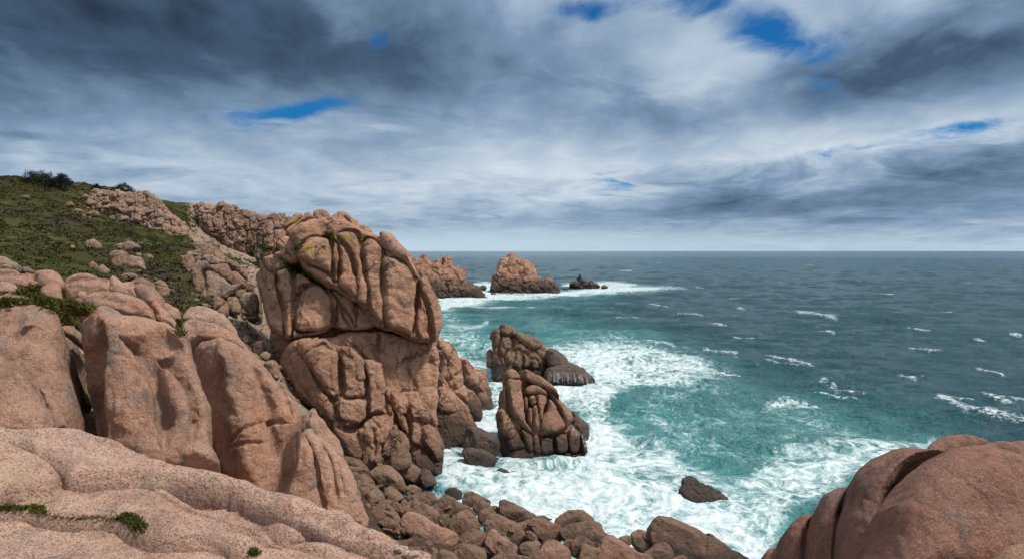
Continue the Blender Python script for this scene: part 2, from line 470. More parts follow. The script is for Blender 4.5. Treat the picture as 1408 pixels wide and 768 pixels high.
t.put(bs, 'Normal', t.bump(hw, t.fmix(mask, 1.0, .35), 1.0))
M['sea'] = m
m, t, bs = new_mat('white_water')
pos = t.n.new('ShaderNodeNewGeometry').outputs['Position']
t.put(bs, 'Base Color', t.ramp(t.noise(pos, 2.5, 4, .6), [(.3, (.55, .62, .66)), (.7, (.85, .87, .88))])); bs.inputs['Roughness'].default_value = .7
t.put(bs, 'Alpha', t.step(t.noise(t.vmath('MULTIPLY', pos, (3, 3, .5)), 2.0, 3, .6), .35, .75, .02, .45))
M['spray'] = m
# ------------------------------------------------------------------ foreground granite sheets (underfoot)
Z3 = lambda p: Z(0, 360, 4.683, p)
Z4 = lambda p: Z(0, 420, 4.267, p)
Z5 = lambda p: Z(230, 410, 2.56, p)
Z6 = lambda p: Z(0, 570, 3.878, p)
Z7 = lambda p: Z(300, 590, 4.316, p)
Z8 = lambda p: Z(1030, 590, 3.725, p)
Z1 = lambda p: Z(330, 280, 4.855, p)
Z2 = lambda p: Z(370, 440, 3.84, p)
S4 = lambda p: Z(560, 330, 4.693, p)
S5 = lambda p: Z(640, 430, 3.655, p)
B6 = lambda p: Z(470, 590, 4.314, p)
B7 = lambda p: Z(640, 640, 6.0, p)
B8 = lambda p: Z(840, 640, 6.0, p)
H1 = lambda p: Z(0, 230, 4.517, p)
H2 = lambda p: Z(200, 250, 5.118, p)
H3 = lambda p: Z(200, 380, 5.118, p)

SP, SA = (.2, -.15, 1), (250, 680)
SN = (3.5, 130, 1.6, 34, .35, 8)
rock('granite_slab', 'speckled pink granite sheet in the bottom left corner, in front of the mossy crack', 'rock slab',
     Z6([(-300, 500), (-80, 505), (60, 503), (130, 505), (200, 525), (290, 545), (400, 552), (450, 543), (520, 542), (600, 550), (650, 580), (700, 620), (760, 650), (830, 662), (960, 658), (1100, 665), (1190, 685), (1260, 735), (1380, 850), (1100, 1150), (-300, 1000)]),
     4.0, SP, 36, 8, .6, 1.6, drop=1, p=2.3, lift=.0, noise=SN, mat=M['slab'], at=SA)
rock('granite_slab', 'broad speckled pink granite sheet with a grey scoop, just behind the mossy crack', 'rock slab',
     Z6([(-300, 345), (-80, 345), (60, 325), (200, 318), (330, 305), (400, 280), (480, 262), (560, 258), (640, 262), (730, 265), (800, 258), (870, 258), (940, 275), (1060, 290), (1200, 310), (1241, 325)])
     + Z7([(150, 325), (250, 360), (400, 410), (480, 450), (600, 515), (750, 590), (900, 655), (1040, 720), (1130, 767), (1250, 850), (1100, 1000), (500, 1000)]) + Z6([(1500, 900), (1250, 738), (1185, 686), (1100, 664), (960, 658), (830, 658), (760, 645), (700, 614), (640, 572), (600, 548), (520, 540), (400, 548), (290, 540), (200, 520), (130, 500), (60, 498), (-300, 494)]),
     4.0, SP, 36, 20, .6, 1.6, drop=1, p=2.3, lift=.085, noise=SN, mat=M['slab'], at=SA,
     strokes=[(Z6([(720, 285), (820, 305), (900, 335), (990, 385), (1100, 450), (1260, 475)]), 12, 30, 16), (Z6([(690, 270), (850, 275), (1000, 320), (1150, 400), (1300, 440)]), 12, -6),
              (Z7([(0, 462), (130, 490), (250, 540), (330, 610), (400, 640), (560, 640), (700, 690)]), 5, 24, 12), (Z7([(0, 590), (150, 600), (300, 680), (480, 700), (700, 790)]), 4, 18, 10),
              (Z7([(420, 460), (520, 500), (640, 550)]), 3, 14, 8), (Z6([(0, 420), (150, 440), (300, 470)]), 14, 7), (Z7([(60, 420), (200, 470), (420, 560), (620, 640), (820, 760)]), 1.6, 8), (Z6([(380, 300), (600, 330), (820, 400), (1000, 500), (1240, 580)]), 1.4, 6), (Z6([(60, 395), (300, 430), (420, 470)]), 16, -8)])
rock('granite_slab', 'long speckled pink granite ridge along the upper edge of the foreground', 'rock slab',
     Z6([(-300, 10), (-80, 10), (40, 42), (200, 42), (330, 37), (450, 45), (520, 70), (640, 110), (720, 150), (830, 190), (930, 225), (1010, 240), (1200, 282)])
     + Z7([(80, 232), (130, 250), (200, 262), (330, 330), (440, 355), (550, 385), (640, 425), (750, 440), (820, 480), (880, 540), (960, 570), (1100, 630), (1200, 670), (1290, 700), (1340, 767), (1400, 860), (1240, 880), (1100, 760), (980, 700), (820, 640), (640, 560), (480, 480), (300, 420), (100, 340)])
     + Z6([(1200, 360), (1000, 320), (800, 310), (600, 310), (350, 330), (330, 260), (220, 195), (100, 130), (-300, 110)]),
     4.0, SP, 40, 19, .7, 1.5, drop=1, p=2.3, lift=.19, noise=SN, mat=M['slab'], at=SA,
     strokes=[(Z7([(450, 425), (520, 460), (640, 520), (760, 575), (900, 640)]), 7, 6), (Z6([(20, 80), (180, 90), (420, 110), (640, 170)]), 8, 6)])
rock('granite_slab', 'rounded pink granite lump at the left edge, lapped by the two foreground sheets', 'rock slab',
     Z6([(-300, 100), (-80, 100), (30, 102), (110, 120), (200, 165), (290, 205), (330, 245), (352, 295), (330, 340), (250, 370), (-300, 380)]),
     4.0, SP, 40, 24, .6, 1.6, drop=1, p=2.3, lift=.16, noise=SN, mat=M['slab'], at=SA)

# ------------------------------------------------------------------ big rounded boulders on the left
NN = (5.5, 95, 2.0, 28, .45, 7)
rock('boulder', 'big pink boulder with a pointed ridge and grey scoop, behind the foreground sheets', 'boulder',
     Z4([(440, 100), (455, 65), (530, 45), (640, 30), (690, 45), (760, 75), (900, 95), (980, 110), (1040, 160), (1090, 200), (1130, 270), (1150, 380), (1165, 470), (1200, 540), (1222, 620), (1228, 767), (1240, 960), (600, 940), (520, 720), (495, 600), (470, 440), (455, 270), (440, 130)]),
     10.0, (.3, -.9, .55), 34, 40, 1.4, 1.3, noise=NN, mat=M['near'], p=2.4, k=5,
     bumps=[(228, 482, 26, -26), (150, 455, 18, 8), (130, 440, 30, 6), (262, 455, 20, 5)],
     strokes=[([(151, 466), (147, 490), (143, 520), (142, 560), (148, 620)], 30, 30, 2.5), ([(172, 478), (188, 494), (203, 512), (214, 540), (222, 575), (229, 620)], 2.5, 26, 17),
              ([(218, 500), (234, 513), (250, 535), (262, 562), (267, 610)], 2.5, 20, 13), ([(155, 600), (185, 605)], 6, 2)],
     folds=[((151, 468), (184, 600), (110, 560), 1.0, 4)])
rock('boulder', 'pink boulder split by curved cracks, right end of the row behind the foreground sheets', 'boulder',
     Z5([(70, 145), (95, 125), (150, 130), (215, 150), (290, 190), (340, 240), (375, 285), (410, 300), (440, 350), (468, 410), (462, 460), (440, 500), (400, 570), (370, 680), (330, 720), (240, 700), (190, 600), (165, 520), (145, 450), (125, 350), (95, 220)]),
     11.8, (.35, -.9, .5), 30, 34, 1.5, 1.3, noise=NN, mat=M['near'], k=3,
     strokes=[(Z5([(195, 225), (203, 300), (206, 390), (208, 490), (212, 580)]), 18, 17, 3), (Z5([(300, 262), (322, 310), (340, 370), (352, 450), (372, 520), (390, 610)]), 3, 14, 9),
              (Z5([(208, 525), (260, 525), (345, 522)]), 2, 6), (Z5([(212, 520), (265, 478), (345, 452), (430, 455)]), 2, 7, 3.5), (Z5([(385, 300), (415, 360), (440, 440)]), 3, 6), (Z5([(235, 540), (240, 600)]), 2.5, 5)],
     folds=[(Z5([(172, 140)])[0], Z5([(232, 430)])[0], Z5([(120, 350)])[0], 2.2, 4)], bumps=[(305, 530, 12, -5)])
rock('boulder', 'thin rounded pink plate, topmost of the two stacked on the cracked boulder', 'boulder',
     Z5([(43, 70), (60, 42), (90, 30), (140, 40), (200, 70), (228, 95), (250, 140), (285, 190), (230, 150), (180, 115), (120, 92), (60, 88)]), 13.2, (.3, -.8, .7), 9, 10, .9, 1.2, noise=NN, mat=M['plate'])
rock('boulder', 'long rounded pink plate, lower of the two lying on the cracked boulder', 'boulder',
     Z5([(45, 110), (60, 82), (100, 74), (160, 90), (210, 108), (260, 150), (320, 215), (362, 262), (385, 300), (330, 262), (280, 205), (200, 165), (100, 145), (65, 148)]), 12.5, (.3, -.8, .7), 10, 11, 1.0, 1.2, noise=NN, mat=M['plate'])
rock('boulder', 'pointed pink rock with long cracks, leaning at the foot of the cracked boulder', 'boulder',
     Z5([(345, 640), (370, 600), (400, 560), (430, 520), (465, 485), (495, 463), (520, 478), (550, 493), (580, 530), (610, 560), (640, 600), (670, 660), (700, 735), (705, 800), (600, 860), (440, 820), (350, 720)]),
     13.5, (.25, -.95, .35), 30, 44, 1.4, 1.2, noise=NN, mat=M['near'],
     strokes=[(Z5([(490, 490), (515, 545), (525, 600), (540, 690), (560, 760)]), 3, 9), (Z5([(540, 510), (575, 570), (590, 640), (600, 720)]), 3, 7), (Z5([(575, 530), (600, 590), (625, 690)]), 2, 4), (Z5([(400, 580), (405, 640), (400, 690)]), 4, 7), (Z5([(500, 680), (540, 655)]), 2, 4), (Z5([(470, 500), (440, 560), (430, 620)]), 8, -6)],
     folds=[((424, 592), (400, 680), (380, 630), .6, 7)])
rock('boulder', 'pink rock with a sharp peak, just behind the pointed rock that has long cracks', 'boulder',
     Z5([(452, 470), (463, 435), (480, 405), (515, 381), (540, 410), (570, 450), (600, 490), (620, 530), (628, 570), (650, 640), (580, 680), (500, 620), (460, 540)]),
     14.6, (.2, -.95, .35), 26, 34, 1.2, 1.2, noise=NN, mat=M['near'], folds=[((432, 560), (440, 640), (412, 590), .5, 6)])
rock('boulder', 'big pink boulder with a knobbed shoulder, left of the dark crevice', 'boulder',
     Z4([(-160, 20), (-60, -5), (80, -20), (150, -35), (240, -18), (310, 0), (330, 40), (345, 85), (358, 140), (365, 250), (385, 370), (420, 480), (430, 600), (425, 720), (370, 760), (200, 760), (-160, 700)]),
     9.6, (.2, -.9, .6), 36, 46, 1.5, 1.3, noise=NN, mat=M['near'], k=4,
     bumps=[(58, 465, 16, 12), (38, 462, 10, -7), (60, 480, 9, -4), (45, 540, 25, -8)],
     strokes=[(Z4([(180, 240), (240, 215), (310, 195)]), 4, 5)], folds=[((85, 445), (100, 570), (110, 500), .5, 8)])
rock('boulder', 'grey brown smooth boulder at the left edge, low under the knobbed boulder', 'boulder',
     Z4([(-160, 230), (-60, 255), (0, 285), (80, 340), (150, 400), (190, 460), (240, 520), (280, 590), (310, 675), (300, 800), (-160, 800)]), 8.4, (.35, -.85, .55), 34, 50, 1.2, 1.3, noise=NN, mat=M['near'])
rock('boulder', 'narrow wedge of pink rock stuck between the grey brown boulder and the dark crevice', 'boulder',
     Z4([(230, 480), (280, 500), (330, 560), (370, 640), (385, 700), (310, 740), (285, 640), (255, 540)]), 8.8, (.3, -.9, .4), 9, 12, .6, 1.2, noise=NN, mat=M['near'])
rock('boulder', 'small tan stone jammed at the top of the dark crevice under the moss', 'boulder',
     Z4([(358, 125), (380, 112), (435, 115), (440, 150), (430, 175), (400, 184), (365, 165)]), 10.4, (.1, -1, .5), None, None, .5, 1.1, noise=NN, mat=M['near'])
rock('boulder', 'narrow olive stained stone wedged inside the dark crevice', 'boulder',
     Z4([(372, 200), (440, 180), (456, 300), (450, 420), (430, 520), (395, 420), (376, 280)]), 10.8, (.1, -1, .3), None, None, .5, 1.2, noise=NN, mat=M['hill'])
rock('boulder', 'dark rock filling the bottom of the crevice between the two big boulders', 'boulder',
     Z4([(370, 350), (500, 350), (540, 600), (600, 900), (380, 900)]), 11.6, (.1, -1, .3), None, None, .5, 1.6, noise=NN, mat=M['near'])

# flat weathered boulders above them
PN = (.15, -.75, .7)
for lab, pts, d in [
    ('long flat pink boulder with a lit rounded top, right of the mossy patch', [(455, 255), (500, 240), (600, 215), (700, 207), (820, 215), (920, 250), (980, 300), (1003, 345), (990, 385), (900, 375), (800, 345), (740, 320), (640, 310), (560, 290)], 12.3),
    ('layered pink boulder with a small round stone at its foot, behind the mossy patch', [(412, 150), (440, 115), (500, 90), (560, 85), (640, 108), (700, 118), (720, 150), (725, 215), (640, 225), (560, 235), (510, 245), (440, 240), (425, 200)], 14.6),
    ('sloping pink boulder with a rounded nose, right of the layered boulder', [(695, 140), (730, 102), (770, 110), (810, 140), (860, 143), (880, 175), (940, 245), (940, 270), (830, 240), (740, 230), (695, 200)], 14.2),
    ('dome topped pink boulder at the right of the flat group, seen against the scrub', [(875, 180), (920, 166), (970, 180), (1020, 225), (1048, 270), (1055, 320), (990, 300), (930, 250)], 13.6),
    ('pink boulder tilting down right, in front of the dome topped one', [(955, 260), (1000, 258), (1050, 310), (1130, 370), (1143, 435), (1100, 440), (1010, 395), (995, 330)], 12.6),
    ('small pink boulder at the right end of the flat group, above the green gap', [(1035, 268), (1090, 265), (1150, 300), (1162, 340), (1145, 380), (1100, 370), (1050, 315)], 13.4),
    ('wide pink boulder with flowing tops at the far upper left', [(-200, 90), (-60, 75), (40, 60), (100, 58), (150, 75), (220, 66), (300, 70), (360, 85), (410, 125), (420, 165), (350, 185), (260, 170), (180, 180), (100, 165), (-200, 170)], 17.5),
    ('small rounded pink boulder at the left end of the mossy patch', [(245, 205), (290, 165), (350, 150), (385, 165), (403, 200), (405, 245), (330, 250)], 15.8),
    ('low pink rock at the left edge, upper of the two flat ones beside the grass', [(-200, 165), (-60, 155), (60, 140), (130, 163), (148, 190), (80, 205), (-200, 210)], 15.2),
    ('low pink rock at the left edge, lower of the two flat ones beside the grass', [(-200, 240), (-60, 228), (80, 213), (180, 213), (235, 233), (253, 258), (150, 265), (-200, 270)], 13.4),
    ('small round stone resting at the foot of the layered boulder', [(503, 210), (520, 195), (545, 196), (553, 212), (540, 228), (512, 230)], 13.9)]:
    st = ()
    if 'layered' in lab: st = [(Z3([(430, 165), (520, 140), (640, 135), (705, 150)]), 4, 6)]
    if 'flowing' in lab: st = [(Z3([(200, 70), (230, 110), (260, 150)]), 5, 6), (Z3([(-100, 120), (60, 100), (180, 110), (250, 135)]), 4, 5)]
    if 'long flat' in lab: st = [(Z3([(620, 260), (760, 280), (900, 330)]), 5, 4)]
    rock('boulder', lab, 'boulder', Z3(pts), d, PN, None, None, .8 if 'stone' not in lab else .3, 1.2, noise=NN, mat=M['plate'], strokes=st)

# ------------------------------------------------------------------ dark red rocks, right corner
RN = (.05, -.8, .7)
rg = 'dark red rocks in the right corner'
rock('boulder', 'largest dark red dome in the bottom right corner', 'boulder',
     Z8([(645, 440), (660, 405), (690, 360), (760, 270), (840, 200), (920, 155), (1000, 134), (1100, 136), (1200, 140), (1290, 160), (1400, 200), (1520, 260), (1560, 420), (1540, 800), (640, 800), (630, 560)]),
     5.45, (.05, -.85, .6), 70, 32, 1.3, 1.4, noise=SN, mat=M['right'], k=6,
     lobes=[(Z8([(645, 450), (700, 350), (790, 250), (880, 180), (960, 150), (1050, 155), (1180, 190), (1300, 255), (1370, 340), (1392, 430), (1370, 600), (1300, 820), (640, 820), (635, 560)]), 52, 62, 45)],
     strokes=[(Z8([(1180, 165), (1310, 240), (1385, 340), (1405, 440), (1390, 560)]), 8, 26)], bumps=[(1300, 690, 30, 10), (1335, 730, 25, -6)])
rock('boulder', 'tall dark red fin leaning against the left of the largest corner dome', 'boulder',
     Z8([(445, 600), (460, 470), (490, 380), (520, 280), (560, 210), (620, 160), (690, 120), (770, 110), (880, 116), (968, 126), (970, 136), (900, 158), (815, 203), (740, 262), (677, 342), (636, 414), (624, 500), (618, 800), (440, 800)]), 5.9, (-.1, -.9, .5), 75, 34, 1.0, 1.4, noise=SN, mat=M['right'])
rock('boulder', 'middle dark red fin in the corner row, left of the tallest one', 'boulder',
     Z8([(305, 560), (328, 450), (370, 350), (420, 310), (470, 297), (488, 305), (468, 370), (440, 450), (428, 600), (420, 800), (300, 800)]), 6.2, (-.1, -.9, .5), 48, 24, .8, 1.4, noise=SN, mat=M['right'])
rock('boulder', 'short dark red fin with a pale pocket, second from the left in the corner row', 'boulder',
     Z8([(176, 580), (198, 510), (240, 450), (290, 433), (324, 442), (312, 480), (296, 560), (288, 800), (180, 800)]), 6.5, (-.1, -.9, .5), 36, 22, .8, 1.4, noise=SN, mat=M['right'], strokes=[(Z8([(262, 500), (310, 490), (325, 470)]), 5, 6), (Z8([(255, 510), (250, 600), (240, 700)]), 6, 5)])
rock('boulder', 'dark red rock deep behind the fins of the corner row', 'boulder', Z8([(250, 560), (380, 400), (520, 330), (620, 220), (780, 160), (960, 150), (1000, 800), (250, 800)]), 8.6, (-.1, -.9, .4), 20, 30, .8, 1.6, noise=SN, mat=M['right'])
rock('boulder', 'small dark red rock cut by the bottom edge, leftmost of the corner row', 'boulder',
     Z8([(55, 680), (90, 620), (130, 606), (175, 620), (200, 670), (195, 820), (40, 820)]), 6.7, (-.1, -.9, .5), None, None, .6, 1.4, noise=SN, mat=M['right'])
rock('boulder', 'small rounded dark red rock at the back of the corner group, against the water', 'boulder',
     Z8([(915, 112), (940, 75), (1000, 40), (1060, 27), (1150, 31), (1205, 58), (1210, 85), (1140, 110), (1020, 135), (950, 140)]), 8.2, RN, None, None, .8, 1.3, noise=SN, mat=M['right'])
rock('boulder', 'long low dark red boulder at the right edge behind the corner dome', 'boulder',
     Z8([(990, 130), (1040, 105), (1140, 93), (1220, 67), (1330, 61), (1540, 70), (1560, 240), (1390, 215), (1300, 175), (1150, 160)]), 7.4, RN, 22, 30, .9, 1.3, noise=SN, mat=M['right'])
rock('boulder', 'dark red rock cut by the right edge, low beside the corner dome', 'boulder',
     Z8([(1355, 570), (1375, 490), (1408, 410), (1470, 380), (1540, 380), (1540, 700), (1400, 700)]), 4.9, RN, None, None, .7, 1.5, noise=SN, mat=M['right'])
rock('boulder', 'brown rock in the very bottom right corner, in front of the dark red dome', 'boulder',
     Z8([(1225, 690), (1290, 620), (1360, 598), (1470, 588), (1560, 600), (1560, 800), (1220, 800)]), 4.3, RN, None, None, .6, 1.6, noise=SN, mat=M['near'])

# ------------------------------------------------------------------ the granite tower
TN = (.33, -1, .16)
tn = (4, 55, 1.2, 17, .5, 5)
ft = M['tower']
rock('granite_block', 'left block of the tall granite tower, below the slanting crack and above the level one', 'rock',
     [(349, 380), (355, 363), (364, 351), (377, 350), (387, 360), (400, 372), (415, 376), (429, 387), (441, 392), (454, 397), (469, 404), (485, 414), (511, 439), (518, 448), (500, 451), (480, 452), (457, 451), (440, 458), (410, 466), (393, 467), (380, 458), (368, 447), (358, 415)],
     58.3, TN, 15, 7, 8, 1.2, noise=tn, joints=[(48, .1, 1.8, 1.6)], mat=ft, k=1.0, p=2.6, crease=7.5, at=(400, 420),
     lobes=[(Z1([(365, 760), (372, 680), (385, 620), (420, 570), (480, 545), (540, 545), (590, 610), (610, 700), (615, 790), (605, 830), (480, 850), (380, 850)]), 9, 13, 12),
            (Z1([(358, 490), (385, 470), (430, 475), (490, 525), (470, 545), (410, 570), (375, 630), (362, 560)]), 6, 8, 12),
            (Z1([(245, 470), (270, 440), (330, 450), (355, 500), (362, 640), (350, 760), (350, 880), (300, 890), (290, 700), (250, 580)]), 7, 11, 11),
            (Z1([(150, 360), (230, 350), (280, 380), (300, 430), (230, 460), (190, 440)]), 6, 9, 11),
            (Z1([(615, 560), (700, 600), (760, 650), (768, 780), (760, 840), (700, 790), (650, 650), (610, 600)]), 7, 9, 11),
            (Z1([(650, 660), (700, 720), (740, 780), (750, 840), (650, 850), (640, 760)]), 7, 8, 12),
            (Z1([(770, 670), (840, 720), (900, 780), (910, 810), (780, 830)]), 6, 8, 11)],
     strokes=[(Z1([(300, 665), (340, 655), (368, 650)]), 1.5, 3)],
     folds=[((381, 350), (398, 470), (355, 420), .9, 4)])
rock('granite_block', 'fluted upper block of the granite tower with yellow lichen, above the slanting crack', 'rock',
     [(408, 352), (405, 338), (400, 322), (415, 308), (440, 300), (470, 302), (495, 314), (515, 326), (530, 330), (548, 344), (561, 360), (572, 381), (585, 386), (598, 405), (606, 424), (607, 440), (602, 466), (596, 472), (580, 470), (561, 465), (540, 456), (520, 448), (500, 427), (487, 415), (455, 396), (430, 382), (414, 366)],
     58.9, TN, 17, 9, 10, 1.2, noise=tn, mat=ft, k=1.0, p=2.6, crease=7.5, at=(490, 400),
     lobes=[(Z1([(380, 340), (382, 320), (430, 262), (480, 232), (560, 230), (595, 250), (608, 330), (612, 420), (608, 500), (590, 480), (520, 440), (440, 410), (390, 380)]), 16, 22, 8),
            (Z1([(612, 265), (645, 280), (655, 330), (655, 420), (650, 520), (620, 520), (615, 420)]), 7, 6, 14),
            (Z1([(655, 280), (710, 330), (740, 390), (755, 480), (764, 560), (760, 625), (720, 600), (655, 545), (658, 420)]), 12, 14, 12),
            (Z1([(640, 225), (700, 192), (770, 200), (790, 240), (800, 300), (815, 400), (825, 500), (845, 600), (840, 690), (800, 680), (768, 640), (765, 520), (745, 390), (700, 300)]), 12, 14, 8),
            (Z1([(805, 300), (830, 245), (880, 240), (930, 290), (945, 340), (935, 400), (930, 500), (940, 620), (945, 790), (900, 770), (850, 700), (845, 590), (820, 430)]), 12, 14, 9),
            (Z1([(950, 380), (1000, 368), (1060, 385), (1120, 430), (1165, 520), (1168, 640), (1155, 760), (1130, 880), (1050, 850), (960, 810), (948, 650), (942, 500)]), 14, 18, 11),
            (Z1([(960, 310), (1050, 350), (1120, 430), (1150, 470), (1170, 520), (1130, 450), (1040, 390), (970, 365)]), 6, 7, 6),
            (Z1([(1185, 500), (1240, 520), (1300, 610), (1335, 700), (1345, 780), (1310, 910), (1270, 920), (1240, 720), (1190, 590)]), 10, 14, 9),
            (Z1([(1180, 590), (1225, 650), (1250, 720), (1265, 800), (1270, 920), (1170, 880), (1165, 720)]), 8, 11, 9)],
     strokes=[(Z1([(500, 300), (495, 360), (480, 420)]), 3, 3), (Z1([(1180, 480), (1175, 640), (1160, 780), (1140, 880)]), 2.2, 9)])
for lab, pts, d, dz in [
    ('round tan boulder with an eye shaped hollow, highest on the tower', [(590, 130), (600, 95), (640, 60), (700, 58), (735, 80), (780, 108), (805, 150), (805, 195), (770, 215), (700, 205), (640, 225), (605, 205)], 59.7, 0),
    ('smooth egg shaped boulder on the tower, left of the mossy cleft', [(345, 225), (380, 170), (430, 130), (500, 106), (540, 140), (568, 190), (572, 228), (500, 240), (420, 258), (365, 275)], 58.7, 0),
    ('sloping boulder leaning behind the egg shaped one on the tower top', [(300, 195), (340, 148), (390, 108), (420, 82), (455, 62), (490, 83), (500, 110), (430, 140), (380, 185), (345, 240)], 60.2, 0),
    ('narrow boulder squeezed between the sloping boulder and the round one on the tower', [(495, 95), (530, 77), (560, 93), (585, 138), (588, 205), (570, 215), (540, 150), (503, 110)], 60.2, 0),
    ('small flat stone lying on the very crest of the tower', [(498, 65), (530, 48), (570, 58), (592, 80), (575, 98), (540, 90), (505, 88)], 61.2, 0),
    ('rounded boulder perched on the left shoulder of the tower', [(243, 265), (275, 228), (310, 218), (345, 240), (377, 285), (372, 330), (378, 368), (320, 390), (260, 368), (236, 340), (263, 310), (246, 285)], 58.1, 0),
    ('low rounded boulder at the upper left corner of the tower', [(122, 350), (135, 308), (165, 288), (220, 278), (250, 298), (250, 335), (190, 352), (160, 360)], 58.9, 0),
    ('pinkish shaded boulder behind the perched one on the left of the tower', [(222, 285), (230, 200), (265, 176), (300, 183), (330, 225), (300, 260), (250, 285)], 60.7, 0),
    ('small boulder right of the round one on the tower top', [(800, 145), (840, 148), (875, 163), (888, 190), (872, 220), (820, 215), (795, 200)], 60.7, 0),
    ('blocky stone under the small boulder right of the tower crest', [(815, 210), (880, 203), (930, 218), (948, 260), (950, 310), (880, 290), (825, 245)], 60.2, 0),
    ('long slanting boulder on the right shoulder of the tower', [(936, 210), (945, 198), (985, 205), (1025, 235), (1080, 300), (1140, 360), (1172, 440), (1185, 505), (1130, 455), (1070, 370), (1000, 330), (950, 280)], 59.7, 0),
    ('small stone at the left end of the tower crest', [(298, 150), (340, 98), (370, 68), (415, 72), (405, 110), (350, 150), (315, 165)], 61.2, 0)]:
    st = [(Z1([(690, 95), (715, 120), (735, 160)]), 2.2, 5)] if 'eye' in lab else ()
    rock('boulder', lab, 'boulder', Z1(pts), d, (.3, -1, .35), None, None, 3.0 if 'stone' not in lab else 1.5, 1.1, noise=tn, mat=ft, strokes=st)
fb = M['base']
rock('granite_block', 'smooth lower wall of the granite tower under the level crack, on the right', 'rock',
     Z2([(250, 110), (330, 80), (460, 63), (570, 50), (650, 73), (760, 108), (870, 122), (892, 200), (888, 320), (875, 480), (870, 570), (760, 640), (560, 640), (480, 400), (380, 200)]),
     59.0, (.36, -1, .2), 14, 9, 10, 1.2, noise=tn, joints=[(60, .1, 2, 1.2)], mat=fb, k=1.2, p=2.8, at=(480, 530),
     strokes=[(Z2([(575, 60), (572, 140), (570, 235)]), 1.6, 6), (Z2([(720, 105), (718, 170), (690, 225)]), 1.5, 4), (Z2([(690, 370), (740, 372), (780, 365)]), 1.5, 3), (Z2([(500, 80), (540, 140), (560, 220)]), 1.6, 5), (Z2([(720, 260), (780, 370)]), 1.4, 2.5), (Z2([(830, 180), (850, 300), (840, 420)]), 6, 3), (Z2([(420, 100), (490, 190), (560, 240)]), 2, 5)])
rock('granite_block', 'fluted lower left block of the granite tower, jutting out under the level crack', 'rock',
     Z2([(45, 190), (95, 112), (150, 96), (230, 100), (290, 92), (345, 125), (400, 140), (450, 158), (492, 205), (530, 208), (580, 236), (607, 280), (614, 420), (645, 450), (655, 560), (610, 720), (500, 780), (400, 740), (325, 600), (250, 500), (150, 420), (90, 330), (55, 260)]),
     57.2, (.3, -1, .3), 20, 20, 9, 1.2, noise=tn, joints=[(34, .12, 2.2, 1.8)], mat=fb, k=1.0, p=2.4, crease=9, at=(480, 530),
     lobes=[(Z2([(175, 172), (230, 112), (290, 105), (340, 138), (366, 200), (373, 300), (380, 385), (340, 430), (275, 360), (220, 260)]), 7, 14, 17),
            (Z2([(368, 165), (400, 148), (450, 165), (490, 210), (503, 300), (507, 405), (450, 413), (390, 410), (383, 300)]), 7, 13, 18),
            (Z2([(350, 430), (380, 400), (420, 420), (510, 416), (515, 470), (500, 545), (440, 560), (400, 575), (355, 505)]), 5, 12, 19),
            (Z2([(497, 230), (530, 215), (580, 240), (603, 280), (605, 420), (600, 490), (540, 502), (520, 520), (515, 400), (508, 300)]), 7, 12, 18),
            (Z2([(612, 330), (640, 350), (660, 480), (640, 500), (612, 490)]), 5, 7, 12)],
     strokes=[(Z2([(190, 190), (250, 150), (300, 130)]), 1.6, 5), (Z2([(240, 130), (270, 110)]), 1.4, 4), (Z2([(350, 560), (420, 580), (500, 550)]), 2, 5), (Z2([(110, 200), (150, 320), (240, 440)]), 3, 4)],
     folds=[(Z2([(190, 130)])[0], Z2([(350, 560)])[0], Z2([(120, 350)])[0], 1.0, 5)])
J = [(17, .22, 3.2, 1.9)]
rock('rock_buttress', 'jointed dark brown buttress at the foot of the tower, behind the upright boulder', 'rock',
     Z2([(478, 640), (480, 560), (510, 518), (560, 498), (640, 493), (658, 550), (695, 600), (740, 690), (760, 800), (640, 830), (500, 800), (485, 720)]), 55.6, (.2, -1, .25), 16, 22, 6, 1.1, noise=tn, joints=J, mat=fb,
     strokes=[(Z2([(545, 560), (560, 650), (555, 740)]), 2, 5), (Z2([(600, 640), (605, 740)]), 2, 5), (Z2([(500, 545), (580, 505), (650, 500)]), 2, 3)])
rock('rock_buttress', 'dark ribbed buttress of the tower reaching the foam, right of the jointed one', 'rock',
     Z2([(610, 400), (640, 350), (680, 373), (730, 420), (780, 413), (830, 450), (872, 510), (892, 590), (922, 660), (918, 735), (870, 770), (800, 790), (740, 700), (720, 640), (690, 560), (655, 480)]), 58.6, (.3, -1, .35), 14, 20, 6, 1.1, skirt=16, noise=tn, joints=[(14, .25, 2, 2.4)], mat=fb,
     lobes=[(Z2([(800, 570), (840, 550), (880, 600), (905, 670), (912, 730), (870, 745), (830, 690), (800, 640)]), 8, 9, 12), (Z2([(740, 540), (790, 535), (798, 640), (820, 690), (790, 670), (745, 650)]), 7, 8, 12), (Z2([(690, 510), (720, 510), (735, 600), (715, 610), (695, 570)]), 6, 6, 12), (Z2([(735, 430), (800, 430), (860, 500), (875, 560), (800, 540), (740, 530)]), 8, 10, 10)])
rock('rock_buttress', 'wet right hand buttress of the tower, sloping down into the white water', 'rock',
     Z2([(872, 400), (888, 290), (912, 300), (985, 395), (1050, 450), (1113, 542), (1060, 590), (990, 605), (895, 600), (865, 520)]), 71, (.3, -1, .4), 14, 20, 6, 1.1, skirt=20, noise=tn, joints=[(26, .2, 2.5, 1.6)], mat=fb, at=(630, 570))
rock('rock_buttress', 'steep brown rock close against the right face of the tower, above the wet buttress', 'rock',
     Z2([(865, 95), (900, 83), (950, 110), (1000, 178), (1027, 260), (1035, 350), (1060, 440), (980, 420), (900, 330), (880, 260), (880, 180)]), 73, (.3, -1, .3), 12, 18, 5, 1.1, noise=tn, joints=[(22, .22, 2.5, 1.6)], mat=fb)
